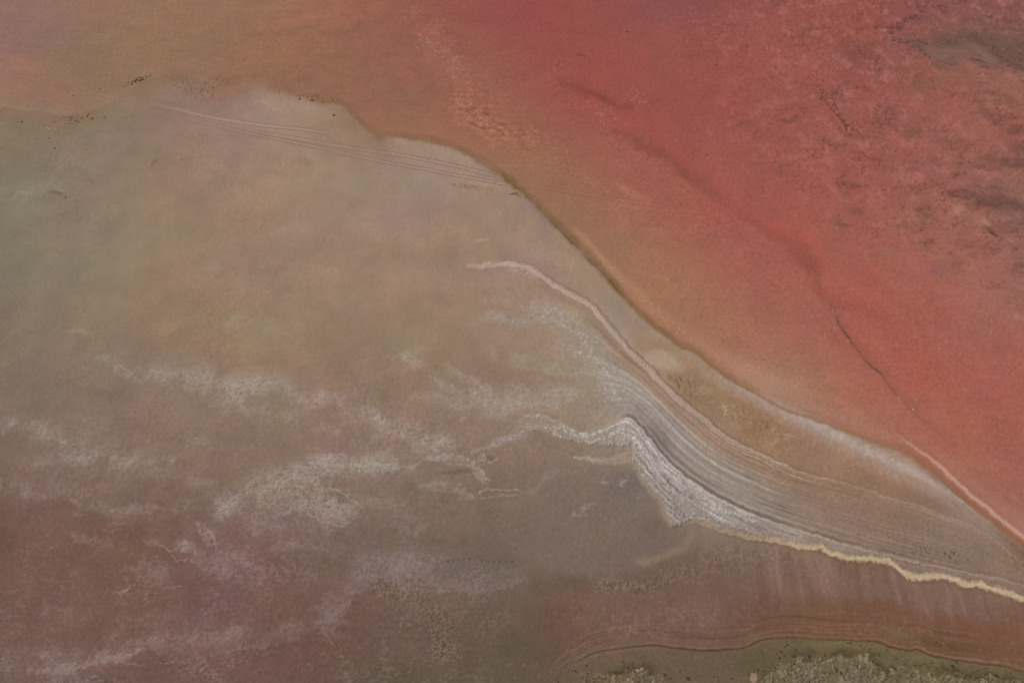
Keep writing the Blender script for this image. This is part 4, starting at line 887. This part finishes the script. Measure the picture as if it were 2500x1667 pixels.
def stem_mesh(seed):
    rg = random.Random(seed); vs, fs = [], []
    for k_ in range(5):
        a = k_ * 1.257 + rg.uniform(-.3, .3); x, y, z = .38 * math.cos(a), .38 * math.sin(a), rg.uniform(.25, .45); k0 = len(vs)
        for q_ in range(3):
            t = q_ * 2.094
            vs += [(.03 * math.cos(t), .03 * math.sin(t), -.05), (x + .012 * math.cos(t), y + .012 * math.sin(t), z)]
        for q_ in range(3):
            b = (q_ + 1) % 3; fs.append((k0 + 2 * q_, k0 + 2 * b, k0 + 2 * b + 1, k0 + 2 * q_ + 1))
    me = bpy.data.meshes.new("stem"); me.from_pydata(vs, [], fs); me.materials.append(M_STEM); me.update()
    return me
BUSH = [bush_mesh("saltbush", s, M_BUSH) for s in range(4)]
DRY = [bush_mesh("dry_tuft", s + 10, M_BUSH2, .35, 50) for s in range(3)]
STEMS = [stem_mesh(s) for s in range(2)]

def shrub(name, u, v, dia, meshes, label, cat, group, sx=1.0, rot=None, parts=False):
    m_ = scale_at(u, v); d = dia * m_
    me = random.choice(meshes)
    rz = random.uniform(0, 6.283) if rot is None else rot
    if parts:
        o = bpy.data.objects.new(name, None); o.empty_display_size = .2
        f = bpy.data.objects.new("foliage", me); s_ = bpy.data.objects.new("stem", random.choice(STEMS))
        for c in (f, s_): COL.objects.link(c); c.parent = o
    else:
        o = bpy.data.objects.new(name, me)
    COL.objects.link(o)
    o.location = at(u, v, -.03); o.rotation_euler = (0, 0, rz)
    o.scale = (d * sx, d / max(sx, .6), d * random.uniform(.7, 1.05))
    tag(o, label, cat, group)
    return o

# big dark saltbushes that stand out one by one (map position, size, label)
G1 = "dark saltbushes on the scrub land below the creek"
BIG = [(1976, 1603, 9, "largest near-black saltbush on the pale hummock below the creek bend"),
       (1940, 1600, 7, "double dark saltbush at the crown of the pale sandy hummock"),
       (2044, 1636, 7, "dark round saltbush alone on greyish sand between the two hummocks"),
       (2014, 1598, 5, "small black saltbush on olive ground right of the largest saltbush"),
       (2181, 1631, 8, "large dark saltbush in the middle of the sandy hummocks"),
       (2325, 1627, 7, "dark double saltbush on the olive strip, beside the brown hollow"),
       (2433, 1648, 7, "dark saltbush on the olive strip nearest the right edge"),
       (1680, 1654, 8, "spreading black saltbush on dark silt between the two scrub patches"),
       (1637, 1654, 4, "small black saltbush alone on silt right of the western sandy patch"),
       (1502, 1643, 7, "wide dark saltbush on the upper rim of the western sandy patch"),
       (1549, 1638, 5, "dark saltbush at the top of the western sandy patch"),
       (2140, 1620, 6, "dark saltbush at the head of the brown bushy hollow")]
for u, v, d, lab in BIG:
    shrub("saltbush", u, v, d * 1.05, BUSH, lab, "bush", G1, parts=True)
SMALL = [(1903, 1605), (1916, 1577), (1922, 1573), (1907, 1590), (1890, 1623), (1891, 1628), (1863, 1638), (1916, 1602), (1938, 1620), (1933, 1634), (1955, 1630), (1977, 1629), (1976, 1662), (1916, 1663), (1887, 1652), (1888, 1660),
         (2038, 1594), (2061, 1588), (2069, 1568), (2075, 1568), (2053, 1640), (2037, 1629), (2092, 1627), (2100, 1576), (2125, 1583), (2164, 1586), (2187, 1607), (2135, 1607), (2108, 1602), (2234, 1624), (2245, 1625), (2258, 1621), (2275, 1617), (2265, 1626),
         (2287, 1631), (2335, 1616), (2386, 1635), (2406, 1632), (2467, 1643), (2440, 1622), (2352, 1653), (2474, 1663), (2320, 1657), (2292, 1640), (2210, 1620), (2225, 1648), (2166, 1644), (2130, 1612), (2119, 1650), (2286, 1565), (2300, 1564),
         (1430, 1643), (1434, 1651), (1447, 1656), (1463, 1652), (1488, 1642), (1512, 1640), (1534, 1629), (1561, 1652), (1586, 1642), (1573, 1634), (1584, 1648), (1624, 1646), (1702, 1650), (1742, 1652), (1754, 1661), (1786, 1654), (1660, 1638), (1826, 1645), (1361, 1662), (1432, 1623), (1406, 1636), (1521, 1614), (1840, 1640), (1850, 1633), (1605, 1650)]
def place_words(what, u, v):
    i, j = cell(u, v)
    sand = scr[i, j] > .5
    if u < 1640: w_ = "on the western sandy patch, where the creek begins" if sand else "on brown silt around the western sandy patch"
    elif u < 1860: w_ = "on dark silt between the two sandy patches"
    elif u < 2010: w_ = "on the pale sandy hummock under the creek's high bend" if sand else "on the olive strip under the creek's high bend"
    elif u < 2120: w_ = "on greyish sand right of the pale hummock" if sand else "on the olive strip right of the creek's high bend"
    elif u < 2260: w_ = "on the sand around the brown bushy hollow" if sand else "on the olive strip above the brown bushy hollow"
    elif u < 2390: w_ = "on the sandy lobe beyond the bushy hollow" if sand else "on the olive strip beyond the bushy hollow"
    else: w_ = "on the last sand at the near right corner" if sand else "on the olive strip at the near right corner"
    return what + " " + w_, what + ("es " if what.endswith("h") else "s ") + w_
for u, v in SMALL:
    west = u < 1860
    lab, grp = place_words("small dark saltbush", u, v)
    shrub("saltbush", u, v, random.uniform(3.4, 5.0), BUSH, lab, "bush", grp)
rs = np.random.RandomState(5); n_add = 0
while n_add < 110:
    u, v = rs.uniform(1420, 2500), rs.uniform(1590, 1667)
    i, j = cell(u, v)
    if g[i, j] < .9 or rs.rand() > scr[i, j] * .9 + .08: continue
    n_add += 1
    west = u < 1860
    lab, grp = place_words("tiny dark tuft", u, v)
    shrub("saltbush", u, v, rs.uniform(2.0, 3.6), BUSH if rs.rand() < .7 else DRY, lab, "bush", grp)
# weedy point and other dark tufts on the far flat
def scatter(n, cx, cy, rx, ry, rot, lo, hi, label, group, meshes=DRY, name="dry_tuft", cat="tuft", seed=0):
    rg = np.random.RandomState(seed); a = R(rot)
    for _ in range(n):
        p, q_ = np.clip(rg.randn(2) * .5, -1, 1)
        x, y = p * rx, q_ * ry
        shrub(name, cx + x * math.cos(a) - y * math.sin(a), cy + x * math.sin(a) + y * math.cos(a), rg.uniform(lo, hi), meshes, label, cat, group)
scatter(46, 336, 198, 36, 7, -18, 2.0, 4.2, "dark olive tuft on the weedy point at the far shore", "tufts on the weedy point", DRY, seed=1)
scatter(24, 520, 210, 50, 18, -20, 1.8, 3.4, "brown tuft on mauve mud right of the weedy point", "tufts right of the weedy point", seed=2)
scatter(22, 785, 240, 55, 7, 10, 1.8, 3.4, "brown tuft along the far shore above the wheel ruts", "tufts along the far shore", seed=3)
scatter(12, 1256, 474, 16, 4, 5, 2, 3.4, "dark tuft on the shore where the wheel ruts meet the red water", "tufts where the ruts meet the water", seed=4)
scatter(18, 185, 290, 70, 12, -4, 2.5, 5, "dark tuft at the western edge of the brown shore", "tufts on the western brown shore", seed=5)
for u, v, d, lab in [(179, 233, 4, "dark tuft alone on brown mud left of the weedy point"), (54, 298, 5, "dark oval tuft on the western brown shore nearest the left edge"), (120, 338, 4, "dark tuft alone on grey mud below the white flecks"), (134, 362, 4, "lower of two lone dark tufts on the western grey mud"),
                     (445, 391, 3, "tiny dark tuft alone in the middle of the western tan flat"), (160, 481, 5, "dark tuft beside the brown mound on the western grey mud"), (245, 217, 4, "dark tuft on the brown mud above the short broken ruts"),
                     (815, 282, 6, "dark winged tuft on pale mud below the far shore"), (732, 242, 5, "left of the two dark tufts at the far shore bend"), (763, 245, 6, "right of the two dark tufts at the far shore bend"),
                     (1724, 378, 5, "dark speck of weed floating alone on the red water"), (1748, 159, 4, "dark speck of weed on red water below the veined crust"), (1530, 78, 5, "dark purple weed clump in the red water near the top")]:
    shrub("dry_tuft", u, v, d, DRY, lab, "tuft", "lone tufts")

# salt clods: pale flecks one can pick out
def clod_mesh(seed):
    rg = random.Random(seed); vs = []; fs = []
    for r_, z, n in ((.5, 0, 7), (.42, .22, 7), (.18, .36, 7)):
        vs += [(r_ * rg.uniform(.7, 1.25) * math.cos(k_ * 6.283 / n), r_ * rg.uniform(.7, 1.25) * math.sin(k_ * 6.283 / n), z * rg.uniform(.8, 1.2)) for k_ in range(n)]
    for r_ in range(2):
        for k_ in range(7): fs.append((r_ * 7 + k_, r_ * 7 + (k_ + 1) % 7, (r_ + 1) * 7 + (k_ + 1) % 7, (r_ + 1) * 7 + k_))
    fs.append(tuple(range(14, 21)))
    me = bpy.data.meshes.new("salt_clod"); me.from_pydata(vs, [], fs); me.materials.append(M_CLOD); me.update()
    return me
CLODS = [clod_mesh(s) for s in range(4)]
def clods(pts, label, group):
    for u, v, d in pts:
        o = bpy.data.objects.new("salt_clod", random.choice(CLODS)); COL.objects.link(o)
        m_ = scale_at(u, v) * d * .62
        o.location = at(u, v, -.01); o.rotation_euler = (0, 0, random.uniform(0, 6.28)); o.scale = (m_ * random.uniform(.8, 1.3), m_ * random.uniform(.8, 1.2), m_ * .5)
        tag(o, label, "salt clod", group)
rg = np.random.RandomState(9)
def around(n, cx, cy, rx, ry, lo, hi): return [(cx + rg.randn() * rx * .5, cy + rg.randn() * ry * .5, rg.uniform(lo, hi)) for _ in range(n)]
clods(around(9, 118, 314, 10, 4, 1.6, 4) + around(10, 200, 300, 18, 6, 1.5, 3) + around(5, 155, 318, 16, 5, 1.5, 2.6), "white salt clod on the edge of grey and brown mud under the western tufts", "salt clods under the western tufts")
clods(around(8, 405, 1617, 30, 6, 2, 3.6) + around(9, 515, 1650, 22, 14, 2, 3.6), "pale salt clod on the rosy speckled flat at the near edge", "salt clods on the near rosy flat")
clods(around(10, 20, 1612, 18, 10, 2, 3.2), "pale salt clod on grey crust in the near left corner", "salt clods in the near left corner")
clods(around(8, 1390, 1518, 20, 8, 2, 3), "pale salt clod on red-brown silt left of the creek mouth", "salt clods left of the creek mouth")
clods([(1589, 1436, 3.5), (1589, 1444, 3.5)], "white salt clod, one of a pair on the rosy flat under the lagoon's end", "pair of salt clods")
clods([(725, 525, 4)], "single white salt clod on the middle of the tan flat", None)
clods([(43, 368, 3), (46, 413, 3.2)], "white salt clod on the grey mud near the left edge", "salt clods near the left edge")
clods([(2035, 757, 4.5), (2036, 763, 4), (2040, 770, 3)], "white salt clod at the upper end of the dark wrack line", "salt clods at the top of the wrack line")
clods([(2068, 816, 4), (2078, 830, 4), (2100, 862, 3), (2107, 871, 3)], "white salt clod beside the dark middle of the wrack line", "salt clods beside the wrack line")
clods(around(6, 2195, 972, 8, 8, 2.5, 4) + around(6, 2225, 1002, 8, 8, 2.5, 4) + around(8, 2300, 1068, 20, 14, 2, 4), "pale salt clod along the lower broken end of the wrack line", "salt clods along the lower wrack line")

# weed clumps that make up the wrack line
wp = WRACK[(WRACK[:, 0] > 2044) & (WRACK[:, 0] < 2156)]
rg2 = random.Random(3)
WEEDM = [bush_mesh("weed_clump", s + 20, M_WEED, .25, 40) for s in range(3)]
for k_, t in enumerate(np.linspace(0, len(wp) - 1, 34)):
    u, v = wp[int(t)] + np.array([rg2.uniform(-2, 2), rg2.uniform(-2, 2)])
    big = min(abs(u - 2063), abs(u - 2073), abs(u - 2126), abs(u - 2140), abs(u - 2049)) < 6
    shrub("weed_clump", u, v, rg2.uniform(3.4, 5.2) if big else rg2.uniform(1.6, 2.8), WEEDM, "larger dark weed clump in the wrack line on the red water" if big else "thin strand of dark weed in the wrack line on the red water", "weed",
          "larger weed clumps of the wrack line" if big else "thin weed strands of the wrack line")

# row of dark pits across the mauve crust
def pit_mesh():
    vs, fs = [], []
    n = 10; rp = random.Random(4)
    for r_, z in ((.62, -.02), (.5, .10), (.38, .02), (.2, -.06)):
        vs += [(r_ * rp.uniform(.9, 1.1) * math.cos(k_ * 6.283 / n), r_ * rp.uniform(.9, 1.1) * math.sin(k_ * 6.283 / n), z + .08) for k_ in range(n)]
    for r_ in range(3):
        for k_ in range(n): fs.append((r_ * n + k_, r_ * n + (k_ + 1) % n, (r_ + 1) * n + (k_ + 1) % n, (r_ + 1) * n + k_))
    fs.append(tuple(range(3 * n, 4 * n)))
    me = bpy.data.meshes.new("mud_pit"); me.from_pydata(vs, [], fs); me.materials.append(M_PIT); me.update()
    return me
PITM = pit_mesh()
PITS = [(1094, 1370), (1106, 1369), (1119, 1366), (1132, 1365), (1146, 1364), (1160, 1368), (1176, 1368), (1190, 1370), (1206, 1370), (1220, 1371), (1236, 1371), (1251, 1371)]
for k_, (u, v) in enumerate(PITS):
    o = bpy.data.objects.new("mud_pit", PITM); COL.objects.link(o); m_ = scale_at(u, v) * random.uniform(4.2, 6)
    o.location = at(u, v, -.01); o.rotation_euler = (0, 0, random.uniform(0, 6)); o.scale = (m_, m_, m_ * .5)
    lab = "leftmost dark pit of the dotted row on mauve crust" if k_ == 0 else "rightmost dark pit of the dotted row on mauve crust" if k_ == len(PITS) - 1 else "dark round pit inside the dotted row across the mauve crust"
    tag(o, lab, "pit", "dotted row of dark pits")

# wheel ruts: each rut is a shallow groove with low banks, laid along its track
def rut_mesh(poly, off, width, mat, gapseed):
    rg_ = random.Random(gapseed)
    d = np.gradient(poly, axis=0); nrm = np.stack([-d[:, 1], d[:, 0]], 1) / (np.linalg.norm(d, axis=1)[:, None] + 1e-6)
    cpt = poly + nrm * off
    vs, fs = [], []
    prof = ((-1.0, .012), (-.55, .035), (0, .018), (.55, .035), (1.0, .012))
    for k_ in range(len(cpt)):
        wv_ = width * rg_.uniform(.75, 1.2) * (0.35 if k_ in (0, len(cpt) - 1) else 1)
        for a_, z in prof:
            u, v = cpt[k_] + nrm[k_] * wv_ * a_
            x, y, zz = at(u, v, z + .012); vs.append((x, y, zz))
    for k_ in range(len(cpt) - 1):
        for a_ in range(4):
            b_ = k_ * 5 + a_; fs.append((b_, b_ + 1, b_ + 6, b_ + 5))
    me = bpy.data.meshes.new("rut"); me.from_pydata(vs, [], fs); me.materials.append(mat); me.update()
    return me
for k_, (pts, gap, col, a, lab) in enumerate(TRACKS):
    poly = rutpair(pts); mid = poly[0]
    root = bpy.data.objects.new("tyre_track", None); COL.objects.link(root)
    root.location = (0, 0, 0)
    tag(root, lab, "tyre track", "pairs of wheel ruts")
    base = at(*mid)
    root.location = base
    for sgn in (-1, 1):
        me = rut_mesh(poly, sgn * gap / 2, .8, M_RUTRED if k_ in (3, 4) else M_RUT, k_ * 2 + sgn)
        me.transform(__import__("mathutils").Matrix.Translation((-base[0], -base[1], -base[2])))
        o = bpy.data.objects.new("rut", me); COL.objects.link(o); o.parent = root
print("script seconds", round(time.time() - T0, 1), "regions", [int((reg == r_).sum()) for r_ in range(9)])
